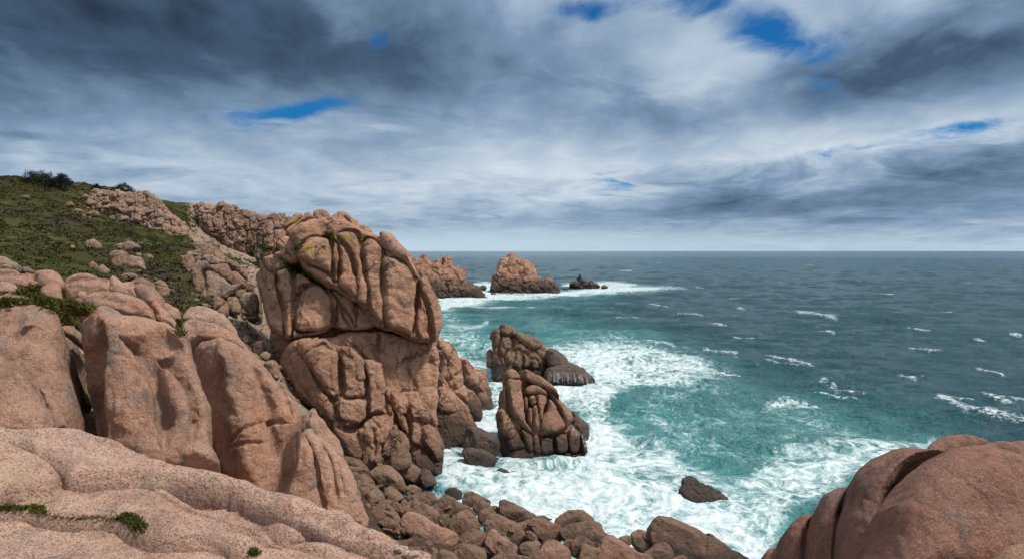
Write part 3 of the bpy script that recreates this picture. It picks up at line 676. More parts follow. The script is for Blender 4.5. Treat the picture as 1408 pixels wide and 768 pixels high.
rock('rock_buttress', 'dark rock step at the outer end of the tower, farthest into the surf', 'rock',
     Z2([(1005, 205), (1040, 196), (1070, 230), (1110, 258), (1142, 265), (1143, 310), (1172, 370), (1197, 420), (1180, 440), (1175, 480), (1120, 490), (1080, 400), (1035, 350), (1020, 280)]), 83, (.3, -1, .4), 12, 16, 5, 1.1, skirt=14, noise=tn, joints=[(20, .22, 3, 1.4)], mat=fb, at=(660, 540))
rock('rock_buttress', 'rounded brown rock between the wet buttress and the outermost step', 'rock',
     Z2([(920, 290), (960, 260), (1010, 300), (1045, 350), (1085, 370), (1112, 410), (1133, 470), (1110, 500), (1060, 490), (1000, 430), (945, 350)]), 78, (.3, -1, .4), 12, 16, 4, 1.1, skirt=10, noise=tn, joints=[(18, .22, 2.2, 1.4)], mat=fb)
rock('boulder', 'dark wet cone of rock in the foam at the foot of the ribbed buttress', 'boulder',
     Z2([(755, 720), (765, 680), (782, 657), (815, 690), (855, 745), (845, 785), (780, 800), (755, 780)]), 60, (.1, -1, .3), None, None, 1.5, 1.1, noise=tn, skirt=10, mat=M['wet'])
rock('boulder', 'upright brown boulder standing at the foot of the jointed buttress', 'boulder',
     Z2([(640, 720), (648, 660), (665, 630), (695, 623), (722, 640), (742, 700), (748, 770), (690, 800), (645, 780)]), 54.5, (.1, -1, .3), None, None, 1.8, 1.1, noise=tn, mat=M['beach'])
rock('boulder', 'brown boulder half hidden behind the upright one at the tower foot', 'boulder',
     Z2([(600, 680), (630, 600), (660, 550), (690, 575), (720, 610), (735, 660), (700, 720), (620, 740)]), 55, (.1, -1, .3), None, None, 1.8, 1.1, noise=tn, mat=fb)

rock('granite_block', 'dark inner rock seen deep in the level crack of the granite tower', 'rock',
     [(372, 420), (400, 360), (450, 350), (560, 380), (592, 430), (592, 490), (480, 520), (385, 500)], 64.5, TN, None, None, 4, 1.6, noise=tn, mat=fb)

# ------------------------------------------------------------------ sea stacks
sk = M['stack']
rock('sea_stack', 'nearest sea stack with twin knobs on top and a rounded cracked face, ringed by foam', 'sea stack',
     S5([(165, 560), (163, 500), (176, 460), (173, 400), (193, 370), (197, 320), (215, 293), (250, 293), (275, 313), (280, 291), (300, 286), (340, 308), (400, 350), (450, 390), (467, 420), (500, 470), (525, 520), (532, 560), (577, 600), (612, 640), (628, 690), (600, 720), (510, 705), (430, 715), (370, 712), (300, 690), (215, 690), (190, 620), (168, 590)]),
     66.6, (.12, -1, .42), 18, 28, 6, 1.1, skirt=24,  noise=tn, mat=sk, k=1.0, crease=7,
     lobes=[(S5([(200, 335), (215, 298), (250, 298), (272, 325), (275, 345), (230, 352)]), 7, 7, 12), (S5([(205, 355), (240, 345), (275, 352), (283, 400), (285, 470), (300, 560), (330, 612), (270, 575), (220, 510), (200, 420)]), 12, 12, 14),
            (S5([(176, 395), (200, 380), (210, 470), (225, 520), (185, 500), (178, 450)]), 8, 8, 10), (S5([(278, 303), (298, 290), (345, 315), (400, 352), (450, 395), (468, 440), (440, 425), (380, 390), (330, 370), (285, 350)]), 11, 10, 14),
            (S5([(400, 405), (450, 430), (500, 490), (522, 540), (500, 590), (478, 560), (452, 490)]), 9, 10, 14),
            (S5([(285, 390), (330, 375), (385, 400), (400, 425), (350, 420), (290, 420)]), 6, 6, 19), (S5([(345, 430), (375, 422), (398, 445), (380, 510), (362, 560), (348, 480)]), 7, 6, 20), (S5([(305, 440), (335, 430), (343, 465), (325, 480)]), 6, 5, 20),
            (S5([(283, 435), (302, 435), (305, 490), (298, 520), (285, 480)]), 6, 5, 19), (S5([(300, 500), (320, 485), (326, 540), (318, 575), (302, 545)]), 6, 5, 20), (S5([(328, 480), (345, 475), (360, 530), (355, 600), (335, 590), (326, 540)]), 7, 6, 20),
            (S5([(405, 440), (445, 475), (490, 570), (470, 605), (410, 622), (362, 618), (370, 560), (390, 500)]), 10, 14, 18),
            (S5([(168, 500), (195, 490), (235, 560), (260, 600), (225, 640), (200, 640), (180, 590)]), 9, 10, 10), (S5([(205, 610), (235, 590), (275, 640), (290, 680), (215, 690)]), 9, 9, 14),
            (S5([(270, 590), (320, 625), (330, 700), (300, 690), (280, 640)]), 9, 8, 14), (S5([(333, 622), (362, 635), (365, 710), (335, 700)]), 8, 7, 15), (S5([(368, 635), (430, 632), (440, 710), (372, 712)]), 8, 9, 15), (S5([(438, 630), (495, 612), (505, 660), (500, 705), (445, 712)]), 8, 9, 14),
            (S5([(502, 600), (528, 580), (560, 610), (565, 700), (512, 700)]), 8, 9, 12), (S5([(568, 612), (600, 640), (622, 690), (580, 715)]), 7, 8, 10)])
rock('boulder', 'dark rock rising from the foam behind the right flank of the nearest stack', 'boulder',
     S5([(526, 505), (545, 487), (580, 518), (615, 558), (626, 590), (600, 610), (560, 580), (530, 560)]), 68.5, (.2, -1, .3), None, None, 2, 1.1, noise=tn, skirt=10, mat=M['wet'])
rock('sea_stack', 'brown sea stack with pinnacles, standing behind the nearest one', 'sea stack',
     S5([(136, 262), (138, 180), (133, 100), (148, 87), (170, 96), (172, 75), (190, 54), (207, 65), (241, 74), (247, 110), (290, 118), (340, 138), (375, 165), (412, 200), (432, 240), (427, 275), (397, 305), (350, 330), (280, 325), (200, 325), (155, 310)]),
     104.5, (.15, -1, .42), 16, 26, 7, 1.0, skirt=18,  noise=tn, joints=[(13, .16, 2.2, 1.5)], mat=M['stackd'], k=1.0, crease=4, ls=.7,
     lobes=[(S5([(138, 105), (152, 90), (168, 105), (170, 150), (150, 180), (138, 170)]), 8, 8, 11), (S5([(172, 80), (190, 57), (205, 68), (240, 78), (243, 125), (205, 130), (175, 120)]), 8, 9, 11), (S5([(168, 160), (200, 130), (230, 150), (228, 190), (190, 230), (165, 210)]), 10, 11, 12),
            (S5([(190, 220), (225, 195), (240, 230), (225, 270), (200, 265)]), 8, 8, 13), (S5([(240, 200), (270, 200), (280, 260), (260, 300), (232, 270)]), 8, 9, 13), (S5([(275, 210), (310, 225), (315, 280), (280, 290)]), 8, 8, 13), (S5([(315, 240), (350, 250), (365, 290), (325, 295)]), 7, 8, 12), (S5([(250, 115), (340, 145), (370, 170), (330, 200), (260, 150)]), 8, 9, 12), (S5([(340, 190), (400, 215), (420, 250), (370, 240)]), 7, 8, 11)])
rock('boulder', 'small dark rock at the left foot of the pinnacled stack', 'boulder', S5([(104, 262), (107, 197), (130, 186), (145, 220), (145, 275), (115, 280)]), 104, (0, -1, .2), None, None, 3, 1.0, noise=tn, mat=sk)
rock('boulder', 'dark wedge of rock sloping down right from the pinnacled stack', 'boulder', S5([(408, 205), (425, 179), (450, 184), (500, 213), (572, 265), (560, 285), (480, 270), (430, 260)]), 102, (.2, -1, .4), None, None, 3, 1.0, noise=tn, skirt=10, mat=M['wet'])
rock('boulder', 'low flat rock with white water pouring off its edge, in front of the dark wedge', 'boulder',
     S5([(400, 290), (430, 264), (500, 258), (560, 268), (610, 290), (640, 320), (652, 355), (600, 375), (520, 370), (410, 360)]), 99.5, (.1, -.8, .6), 12, 14, 3, 1.0, noise=tn, joints=[(12, .25, 1.5, 1.6)], mat=M['wet'])
rock('boulder', 'larger dark brown rock in the white water between tower and nearest stack', 'boulder',
     Z2([(1026, 650), (1032, 610), (1042, 570), (1080, 563), (1140, 583), (1190, 620), (1220, 665), (1190, 710), (1100, 715), (1030, 705)]), 64, (.1, -1, .4), None, None, 2.5, 1.1, noise=tn, skirt=10, mat=M['wet'], facet=(4, 5))
rock('boulder', 'flat brown rock leaning in front of the larger dark rock in the white water', 'boulder',
     Z2([(1020, 700), (1030, 682), (1080, 671), (1140, 678), (1200, 715), (1218, 728), (1160, 765), (1100, 790), (1060, 760)]), 61.5, (.1, -1, .6), None, None, 2, 1.1, noise=tn, skirt=10, mat=M['wet'], facet=(4, 8))
rock('boulder', 'small pyramid of rock in the foam left of the dark pair', 'boulder', Z2([(930, 618), (945, 600), (968, 588), (1002, 618), (985, 640), (945, 640)]), 70, (.1, -1, .4), None, None, 1.2, 1.0, noise=tn, skirt=10, mat=M['wet'])
rock('boulder', 'tiny rock tip in the foam below the small pyramid rock', 'boulder', Z2([(930, 642), (950, 633), (968, 640), (955, 655), (935, 655)]), 68, (.1, -1, .4), None, None, .6, .9, noise=tn, skirt=10, mat=M['wet'])
rock('boulder', 'small round dark rock alone in the foam, right of the shore heap', 'boulder', B7([(262, 60), (280, 28), (310, 18), (350, 33), (364, 65), (345, 100), (295, 95)]), 58, (.1, -1, .4), None, None, .8, 1.0, noise=tn, skirt=10, mat=M['wet'])
rock('boulder', 'dark rock awash in the swirl of foam, larger of the two there', 'boulder', B8([(580, 205), (610, 168), (650, 146), (720, 148), (770, 166), (820, 180), (880, 214), (960, 250), (990, 285), (900, 300), (740, 290), (620, 265)]), 53.2, (.1, -.5, .9), 7, 12, 1.2, 1.0, noise=tn, joints=[(9, .2, 2.4, .8)], skirt=4, mat=M['dark'])
rock('boulder', 'small dark rock tip just behind the larger rock awash in the swirl', 'boulder', B8([(582, 112), (604, 92), (640, 86), (680, 102), (745, 132), (700, 152), (640, 148), (598, 134)]), 55.2, (.1, -.5, .9), 4, 7, .8, 1.0, noise=tn, skirt=4, mat=M['dark'])
rock('boulder', 'dark low rock at the edge of the shore heap where the foam runs in', 'boulder', B6([(606, 365), (640, 346), (680, 355), (708, 380), (690, 400), (640, 398)]), 53.2, (.1, -.9, .5), None, None, .8, 1.0, noise=tn, skirt=10, mat=M['wet'])
rock('boulder', 'tiny dark stone in the foam beside the brown shore heap', 'boulder', B6([(545, 358), (562, 344), (584, 352), (580, 368), (555, 370)]), 54, (.1, -.9, .5), None, None, .4, .9, noise=tn, skirt=10, mat=M['wet'])

# far rocks
fr = M['far']
rock('headland', 'jagged pink headland with pinnacles jutting out behind the tower', 'headland',
     S4([(-60, 130), (30, 128), (60, 128), (95, 110), (130, 118), (155, 155), (165, 140), (205, 130), (230, 170), (235, 120), (285, 120), (300, 185), (325, 165), (345, 195), (380, 190), (390, 270), (420, 290), (470, 310), (520, 330), (528, 350), (470, 365), (420, 370), (380, 380), (280, 385), (180, 388), (60, 380), (-60, 340)]),
     287, (.2, -1, .5), 14, 22, 25, .9, noise=(3, 30, 1.2, 9, .5, 4), joints=[(11, .14, 3.2, 1.7), (5, .18, 1.2, 1.4)], skirt=10, mat=fr)
rock('sea_stack', 'large pink triangular islet of jagged rock near the horizon', 'islet',
     S4([(525, 305), (545, 260), (550, 220), (580, 205), (600, 130), (640, 115), (650, 84), (697, 87), (710, 120), (740, 120), (775, 130), (815, 160), (835, 200), (860, 240), (900, 245), (950, 265), (985, 295), (1005, 330), (970, 348), (880, 350), (740, 350), (640, 342), (560, 335)]),
     321, (.05, -1, .5), 16, 26, 22, .9, noise=(3, 30, 1.2, 9, .5, 4), joints=[(12, .14, 3.2, 1.9), (5, .18, 1.2, 1.4)], skirt=10, mat=fr)
rock('sea_stack', 'small dark jagged islet right of the large pink one', 'islet',
     S4([(1038, 292), (1065, 262), (1098, 264), (1100, 226), (1120, 226), (1150, 250), (1180, 265), (1195, 258), (1235, 280), (1253, 308), (1180, 322), (1110, 318)]), 352, (0, -1, .3), 8, 14, 14, .8, noise=(1.5, 20, 1, 7, .5, 4), joints=[(7, .3, 3, 1.2), (4, .3, 1.2, 1)], mat=M['dark'])
for lab, pts, d in [('tiny dark rock right of the small jagged islet', [(1252, 300), (1262, 288), (1285, 290), (1297, 305), (1275, 312)], 348),
                    ('tiny low rock between the large islet and the small jagged one', [(1003, 312), (1020, 303), (1045, 315), (1054, 326), (1015, 326)], 338),
                    ('dark rock off the end of the far headland, biggest of the strays', [(463, 310), (475, 295), (500, 293), (512, 310), (490, 322)], 325),
                    ('small dark rock in the foam between headland and large islet', [(538, 348), (548, 337), (568, 340), (570, 352), (548, 355)], 305),
                    ('small dark rock at the foam line below the headland tip', [(496, 372), (508, 360), (525, 362), (535, 380), (510, 384)], 292),
                    ('tiny stone in the foam at the foot of the large islet', [(663, 340), (675, 332), (690, 338), (682, 350), (668, 350)], 308)]:
    rock('boulder', lab, 'rock', S4(pts), d, (0, -1, .3), None, None, 4, .8, noise=(.8, 9, .4, 4), mat=M['wet'])
# ------------------------------------------------------------------ boulders heaped on the shore
def zb(px, py):
    # height of the heap's surface at a photo point: rises away from the waterline (600,640) (780,720) (1030,768)
    d, _, _ = polydist(np.array([[px, py]], float), np.array([[560, 600], [610, 665], [700, 692], [790, 722], [900, 742], [1040, 775], [1200, 860]], float), False)
    return .7+.014*float(d[0])
bg = 'brown boulders heaped on the shore'
BL = [
 (B6, 'small dark round boulder at the top left of the shore heap under the tower', [(-2, 95), (20, 75), (55, 78), (74, 100), (64, 130), (10, 135)], 'beach', 0),
 (B6, 'round grey brown boulder beside the smallest dark one at the top of the shore heap', [(50, 128), (80, 100), (115, 98), (145, 138), (146, 185), (100, 188), (68, 155)], 'beach', 0),
 (B6, 'long slanting brown rock against the pointed pink rock, upper left of the shore heap', [(5, 165), (60, 163), (130, 198), (168, 240), (155, 295), (110, 275), (40, 235)], 'beach', 4),
 (B6, 'thin dark slab tucked above the long slanting rock in the shore heap', [(15, 135), (60, 128), (172, 225), (160, 245), (100, 210)], 'beach', 0),
 (B6, 'flat brown stone behind the big pale squarish boulder', [(125, 200), (165, 182), (210, 188), (240, 215), (200, 245), (150, 240)], 'beach', 3),
 (B6, 'dark rock in the shade below the long slanting one', [(60, 250), (150, 280), (200, 320), (190, 390), (120, 390), (70, 320)], 'beach', 0),
 (B6, 'long brown slab tipped toward the water, largest at the top of the shore heap', [(245, 185), (275, 153), (320, 156), (400, 193), (470, 238), (512, 290), (505, 345), (470, 345), (360, 300), (300, 240)], 'beach', 4),
 (B6, 'big pale squarish boulder in front of the long tipped slab', [(160, 258), (190, 228), (240, 210), (300, 222), (350, 272), (380, 330), (372, 380), (320, 365), (260, 365), (220, 325), (185, 290)], 'beach', 5),
 (B6, 'dark rock at the water edge under the end of the long tipped slab', [(465, 245), (510, 237), (542, 270), (558, 322), (500, 345), (480, 330)], 'wet', 0),
 (B6, 'rounded brown boulder under the low end of the tipped slab', [(372, 355), (400, 324), (440, 327), (474, 358), (460, 385), (390, 395)], 'beach', 0),
 (B6, 'pointed brown boulder with a flat face, below the pale squarish one', [(250, 368), (285, 336), (320, 347), (370, 400), (335, 432), (290, 437), (258, 405)], 'beach', 4),
 (B6, 'brown boulder with two facets near the pointed pink rock, left in the heap', [(125, 402), (160, 363), (210, 350), (245, 375), (258, 410), (295, 432), (240, 480), (190, 498), (145, 475)], 'beach', 5),
 (B6, 'double humped brown boulder close above the foreground slab', [(165, 535), (220, 480), (270, 438), (312, 468), (348, 520), (345, 560), (250, 550), (200, 558)], 'beach', 0),
 (B6, 'half hidden rounded boulder right above the edge of the foreground slab', [(215, 550), (270, 528), (320, 543), (362, 585), (370, 630), (290, 610)], 'beach', 0),
 (B6, 'small flattish stone between the double humped boulder and the long split one', [(295, 442), (330, 428), (374, 480), (355, 500), (310, 480)], 'beach', 0),
 (B6, 'small wedge shaped stone in the middle of the left heap', [(338, 442), (370, 413), (403, 445), (400, 492), (365, 485)], 'beach', 4),
 (B6, 'small angular stone below the rounded one at the tipped slab', [(376, 400), (400, 388), (458, 376), (445, 428), (400, 436)], 'beach', 4),
 (B6, 'little brown stone above the wide domed boulder', [(390, 438), (430, 420), (464, 440), (425, 468)], 'beach', 0),
 (B6, 'dark boulder at the waterline left of the long dark one', [(435, 430), (480, 370), (540, 373), (573, 420), (540, 450), (470, 448)], 'beach', 4),
 (B6, 'wide domed brown boulder in the middle of the left heap', [(396, 485), (430, 448), (480, 438), (540, 458), (588, 510), (585, 565), (520, 555), (450, 520)], 'beach', 0),
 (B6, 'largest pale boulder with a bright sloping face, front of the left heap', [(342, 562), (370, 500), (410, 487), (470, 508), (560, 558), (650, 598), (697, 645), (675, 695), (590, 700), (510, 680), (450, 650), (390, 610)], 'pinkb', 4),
 (B6, 'long dark brown boulder with a smooth back at the water edge', [(545, 455), (590, 398), (625, 386), (700, 428), (770, 468), (803, 508), (740, 500), (690, 500), (640, 520), (590, 510)], 'beach', 4),
 (B6, 'narrow brown stone between the domed boulder and the faceted one', [(570, 512), (620, 503), (645, 522), (640, 590), (590, 575)], 'beach', 0),
 (B6, 'faceted brown boulder with a ridge down its middle', [(632, 565), (650, 520), (700, 488), (750, 478), (800, 518), (823, 590), (785, 630), (710, 645), (650, 615)], 'beach', 5),
 (B6, 'low pyramid shaped brown boulder below the faceted one', [(685, 655), (730, 610), (785, 585), (852, 625), (858, 655), (830, 700), (740, 690)], 'beach', 4),
 (B6, 'broad flat brown boulder at the bottom edge, left in the heap', [(655, 725), (690, 676), (760, 678), (840, 698), (858, 768), (860, 850), (650, 850)], 'beach', 0),
 (B6, 'dark stone at the bottom edge next to the foreground slab', [(590, 745), (640, 722), (695, 768), (700, 840), (590, 840)], 'beach', 0),
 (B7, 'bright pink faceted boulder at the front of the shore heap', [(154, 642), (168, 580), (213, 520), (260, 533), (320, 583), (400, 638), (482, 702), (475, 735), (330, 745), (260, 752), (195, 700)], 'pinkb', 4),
 (B7, 'big smooth brown boulder behind the bright pink one', [(152, 485), (163, 430), (210, 400), (270, 403), (380, 443), (440, 478), (492, 540), (532, 612), (510, 665), (440, 690), (340, 650), (240, 590), (170, 590)], 'beach', 4),
 (B7, 'brown boulder behind the big smooth one, second row from the water', [(100, 412), (130, 363), (180, 338), (225, 353), (265, 400), (230, 440), (165, 450), (130, 480)], 'beach', 0),
 (B7, 'dark rounded boulder at the water edge, above the small knobbed one', [(-20, 240), (40, 206), (110, 233), (190, 278), (213, 308), (150, 312), (90, 310), (50, 345), (-20, 320)], 'beach', 4),
 (B7, 'small knobbed brown boulder under the dark rounded one at the water edge', [(55, 338), (90, 296), (150, 290), (203, 330), (150, 380), (90, 385)], 'beach', 0),
 (B7, 'small boulder left of the long slanted slab at the waterline', [(190, 337), (240, 323), (292, 350), (300, 410), (250, 405)], 'beach', 0),
 (B7, 'long slanted slab with a flat top, on the waterline in the middle', [(276, 385), (278, 310), (310, 280), (380, 298), (500, 358), (590, 405), (570, 430), (520, 455), (470, 480), (380, 450), (310, 425)], 'beach', 4),
 (B7, 'thin dark ledge of rock poking into the foam', [(580, 415), (650, 410), (722, 440), (660, 455), (600, 445)], 'wet', 0),
 (B7, 'smooth upright brown boulder right of the long slanted slab', [(536, 500), (543, 440), (570, 413), (640, 428), (720, 468), (788, 500), (795, 600), (765, 640), (650, 645), (590, 600)], 'beach', 0),
 (B7, 'brown rock filling the gap below the long slanted slab', [(425, 480), (470, 453), (545, 438), (560, 560), (490, 550)], 'beach', 0),
 (B7, 'small round stone under the upright brown boulder', [(485, 550), (530, 538), (583, 570), (595, 615), (540, 635)], 'beach', 0),
 (B7, 'rounded tan boulder right of the bright pink one', [(442, 668), (480, 630), (530, 620), (590, 648), (613, 695), (550, 745), (475, 735)], 'beach', 0),
 (B7, 'small stone behind the rounded tan boulder', [(545, 642), (580, 618), (620, 650), (615, 695), (580, 690)], 'beach', 0),
 (B7, 'blocky brown boulder at the bottom edge, centre of the heap', [(605, 780), (612, 690), (650, 638), (700, 598), (780, 628), (842, 665), (868, 720), (860, 830), (605, 830)], 'pinkb', 5),
 (B7, 'stone leaning against the left side of the blocky boulder', [(520, 745), (570, 710), (618, 688), (622, 800), (540, 820)], 'beach', 0),
 (B7, 'dark humped boulder resting on the wide grey brown one at the water', [(732, 470), (790, 398), (860, 360), (950, 363), (1010, 393), (1065, 452), (1020, 470), (940, 480), (850, 510), (780, 515)], 'beach', 0),
 (B7, 'wide grey brown boulder under the dark humped one', [(785, 515), (900, 475), (1000, 453), (1070, 453), (1132, 480), (1143, 530), (1200, 570), (1250, 600), (1180, 640), (1080, 690), (980, 660), (880, 640), (800, 600)], 'beach', 5),
 (B7, 'little stone between the upright boulder and the wide grey brown one', [(810, 642), (840, 603), (888, 613), (890, 670), (840, 682)], 'beach', 0),
 (B7, 'tan boulder with a sloping top in front of the wide grey brown one', [(870, 655), (900, 600), (940, 573), (990, 588), (1075, 670), (1060, 730), (950, 770), (885, 730)], 'beach', 4),
 (B7, 'pale square stone against the reddish boulder at the bottom edge', [(945, 710), (958, 643), (1010, 648), (1070, 678), (1115, 665), (1120, 820), (950, 820)], 'beach', 4),
 (B7, 'stone cut by the bottom edge below the pale square one', [(930, 770), (980, 742), (1040, 750), (1060, 790), (1000, 830), (930, 820)], 'beach', 0),
 (lambda p: p, 'reddish smooth boulder at the bottom edge right of centre', [(822, 755), (827, 741), (833, 736), (842, 735), (852, 741), (872, 755), (897, 767), (905, 795), (815, 795)], 'pinkb', 0),
 (B7, 'oval stone cut by the bottom edge under the bright pink boulder', [(195, 770), (270, 735), (370, 726), (480, 745), (545, 768), (550, 820), (195, 820)], 'beach', 0),
 (B8, 'cracked upright brown boulder left of the largest wedge at the water', [(160, 595), (190, 540), (225, 521), (290, 543), (348, 600), (350, 660), (280, 725), (200, 670)], 'beach', 4),
 (B8, 'small dark boulder at the water left of the cracked upright one', [(66, 600), (100, 580), (168, 576), (180, 640), (130, 650)], 'beach', 0),
 (B8, 'largest wedge shaped brown boulder at the water, right end of the heap', [(330, 580), (328, 500), (353, 450), (390, 408), (440, 408), (520, 428), (640, 488), (740, 543), (792, 585), (802, 558), (900, 628), (1000, 688), (1090, 738), (1145, 768), (1150, 880), (500, 880), (440, 760), (360, 660)], 'beach', 6),
 (B8, 'tan rounded boulder in front of the largest wedge', [(265, 725), (340, 670), (400, 630), (450, 638), (502, 690), (520, 750), (440, 800), (300, 800)], 'beach', 0),
 (B8, 'small stone cut by the bottom edge below the largest wedge', [(490, 775), (550, 738), (590, 736), (635, 768), (640, 830), (490, 830)], 'beach', 0)]
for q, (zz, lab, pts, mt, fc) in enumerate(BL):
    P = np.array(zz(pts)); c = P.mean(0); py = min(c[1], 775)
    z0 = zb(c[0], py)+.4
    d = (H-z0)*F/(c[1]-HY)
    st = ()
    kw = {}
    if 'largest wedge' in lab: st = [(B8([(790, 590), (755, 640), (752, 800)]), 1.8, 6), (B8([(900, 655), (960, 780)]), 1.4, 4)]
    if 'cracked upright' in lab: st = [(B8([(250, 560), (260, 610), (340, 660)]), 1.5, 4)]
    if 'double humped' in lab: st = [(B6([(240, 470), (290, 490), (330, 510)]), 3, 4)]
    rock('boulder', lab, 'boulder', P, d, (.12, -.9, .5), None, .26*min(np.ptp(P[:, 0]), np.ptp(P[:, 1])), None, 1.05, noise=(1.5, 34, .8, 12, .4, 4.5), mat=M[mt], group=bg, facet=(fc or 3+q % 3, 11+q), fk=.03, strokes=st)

# ------------------------------------------------------------------ land
def pw(px, py, d): return tuple(CAM+d*ray((px, py)))
ctl = [pw(*a) for a in [(-150, 238, 130), (0, 250, 130), (60, 253, 135), (120, 264, 140), (170, 268, 145), (210, 273, 152), (240, 284, 165), (290, 288, 192), (340, 295, 202), (400, 308, 208),
       (-150, 300, 100), (0, 300, 105), (60, 302, 108), (110, 300, 120), (100, 322, 103), (200, 331, 98), (280, 341, 92), (328, 359, 88), (250, 325, 128), (290, 335, 140),
       (-150, 345, 70), (0, 345, 72), (60, 350, 72), (120, 347, 82), (200, 352, 84), (260, 364, 82), (0, 376, 50), (60, 379, 55), (120, 376, 65), (200, 381, 68), (240, 396, 68), (300, 421, 66), (335, 442, 63), (280, 441, 63),
       (380, 505, 57), (350, 402, 76), (420, 560, 54), (310, 355, 150), (345, 350, 160), (348, 378, 120), (340, 332, 188), (400, 360, 130), (450, 450, 80), (500, 500, 74), (470, 330, 230), (350, 320, 260), (200, 290, 260), (0, 270, 220)]]
for px, py in [(470, 600), (480, 640), (520, 690), (560, 640), (600, 700), (660, 730), (720, 750), (800, 768), (900, 775), (560, 768), (640, 800), (800, 850)]:
    z0 = zb(px, py)-(2.2 if px < 610 and py < 710 else 1.2); ctl.append(pw(px, py, (H-z0)*F/(py-HY)))
for px, py in [(615, 610), (660, 660), (760, 690), (860, 715), (980, 745), (1100, 790), (640, 540), (690, 470), (640, 420), (760, 580), (900, 640), (1200, 700), (850, 480), (800, 400), (600, 470), (600, 430), (590, 405), (560, 440), (540, 420), (580, 390), (640, 385), (640, 470), (620, 455), (665, 495), (650, 450), (600, 500), (640, 500), (660, 480)]:
    d = (H+3)*F/(py-HY); ctl.append(pw(px, py, d))
ctl += [(0, 2.5, 18.0), (-2.5, 4, 17.8), (-4.5, 5, 17.9), (-1.2, 5.5, 16.6), (-2.5, 7.5, 15.8), (-4.5, 8.5, 16.2), (-8, 9, 17.5), (-8, 13, 17.9), (-12, 17, 18.0), (-15, 20, 17.6), (-22, 22, 17.8), (-3.2, 13, 14.2), (-1, 8, 13), (1, 12, 9), (2, 20, 6), (0, 30, 3.5),
        (2.4, 5, 15.6), (3.5, 7, 15.4), (5, 9, 14.0), (8, 7, 15), (5, 4, 16.9), (10, 12, 4), (14, 16, -2), (5, 20, 3), (10, 26, -3), (4, 34, 1.5), (0, -6, 18.2), (-12, -6, 18.8), (12, -6, 16.5), (22, 0, 5), (28, 10, -4), (-22, 5, 19.0), (-32, 15, 19.4), (-40, 30, 18.6), (-55, 20, 20),
        (-12, 24, 13), (-8, 24, 9), (-4, 24, 6), (-8, 35, 5), (-15, 38, 9), (-25, 45, 13), (-6, 40, 3), (30, 40, -6), (-80, -10, 22), (-150, 0, 28), (-150, 80, 34), (-160, 200, 30), (40, -20, -5), (0, -30, 19), (-60, -30, 21)]
C = np.array(ctl); XY = C[:, :2]
A = np.linalg.norm(XY[:, None]-XY[None], axis=2)
Pm = np.c_[np.ones(len(C)), XY]
K = np.block([[A+np.eye(len(C))*-.02, Pm], [Pm.T, np.zeros((3, 3))]])
sol = np.linalg.solve(K, np.r_[C[:, 2], 0, 0, 0])
def land(xy):
    o = np.empty(len(xy))
    for s in range(0, len(xy), 20000):
        q = xy[s:s+20000]; o[s:s+20000] = np.linalg.norm(q[:, None]-XY[None], axis=2)@sol[:-3]+np.c_[np.ones(len(q)), q]@sol[-3:]
    return o
def axis(lo, hi, segs):
    out = [lo]
    while out[-1] < hi:
        st = segs[-1][1]
        for lim, s in segs:
            if out[-1] < lim: st = s; break
        out.append(out[-1]+st)
    return np.array(out)
ax = axis(-190, 60, [(-140, 3), (-100, 1.0), (-10, .55), (20, .8), (60, 2.5)])
ay = axis(-40, 270, [(0, 2), (40, .7), (140, .55), (215, 1.0), (270, 3)])
gx, gy = np.meshgrid(ax, ay)
xy = np.stack([gx.ravel(), gy.ravel()], -1)
z = land(xy)
p3 = np.c_[xy, np.zeros(len(xy))]
rough = ss(24, 45, xy[:, 1])
ppy0 = HY-F*(z-H)/np.maximum(xy[:, 1], 1)
z += (1-rough)*(.35*np.abs(fbm(p3*.5+4, 3))+.15*fbm(p3*1.7, 2))-.15*(1-rough)
z += rough*np.where(ppy0 > 560, ss(5, 10, z), 1)*(.9*fbm(p3*.10, 4)+.35*fbm(p3*.45+9, 3)+.22*np.abs(fbm(p3*1.1+3, 2)))
z = np.where((z < .1) & (xy[:, 0] > -3), np.minimum(z, -.3), z)
nx, ny = len(ax), len(ay)
cy, cx_ = np.mgrid[0:ny-1, 0:nx-1]; i0 = (cy*nx+cx_).ravel()
quads = np.stack([i0, i0+1, i0+nx+1, i0+nx], -1)
me = make_mesh('ground', np.c_[xy, z], quads)
sx, sy = xy[:, 0], xy[:, 1]
shore = ss(7.5, 4.5, z)
ppx = CX+F*sx/np.maximum(sy, 1); ppy = HY-F*(z-H)/np.maximum(sy, 1)
stony = .75*ss(235, 275, ppx)*ss(110, 130, sy)+.75*ss(290, 350, ppx)*ss(30, 50, sy)*ss(110, 80, sy)+.35*ss(360, 380, ppy)*ss(100, 200, ppx)*ss(40, 50, sy)
attr(me, 'bare', np.clip(ss(27, 20, np.hypot(sx, sy)+2.5*fbm(p3*.25, 2)), 0, 1)*(1-.0*sx)); attr(me, 'shore', shore); attr(me, 'stony', stony)
ground = link('ground', me, M['turf']); ground['kind'] = 'structure'

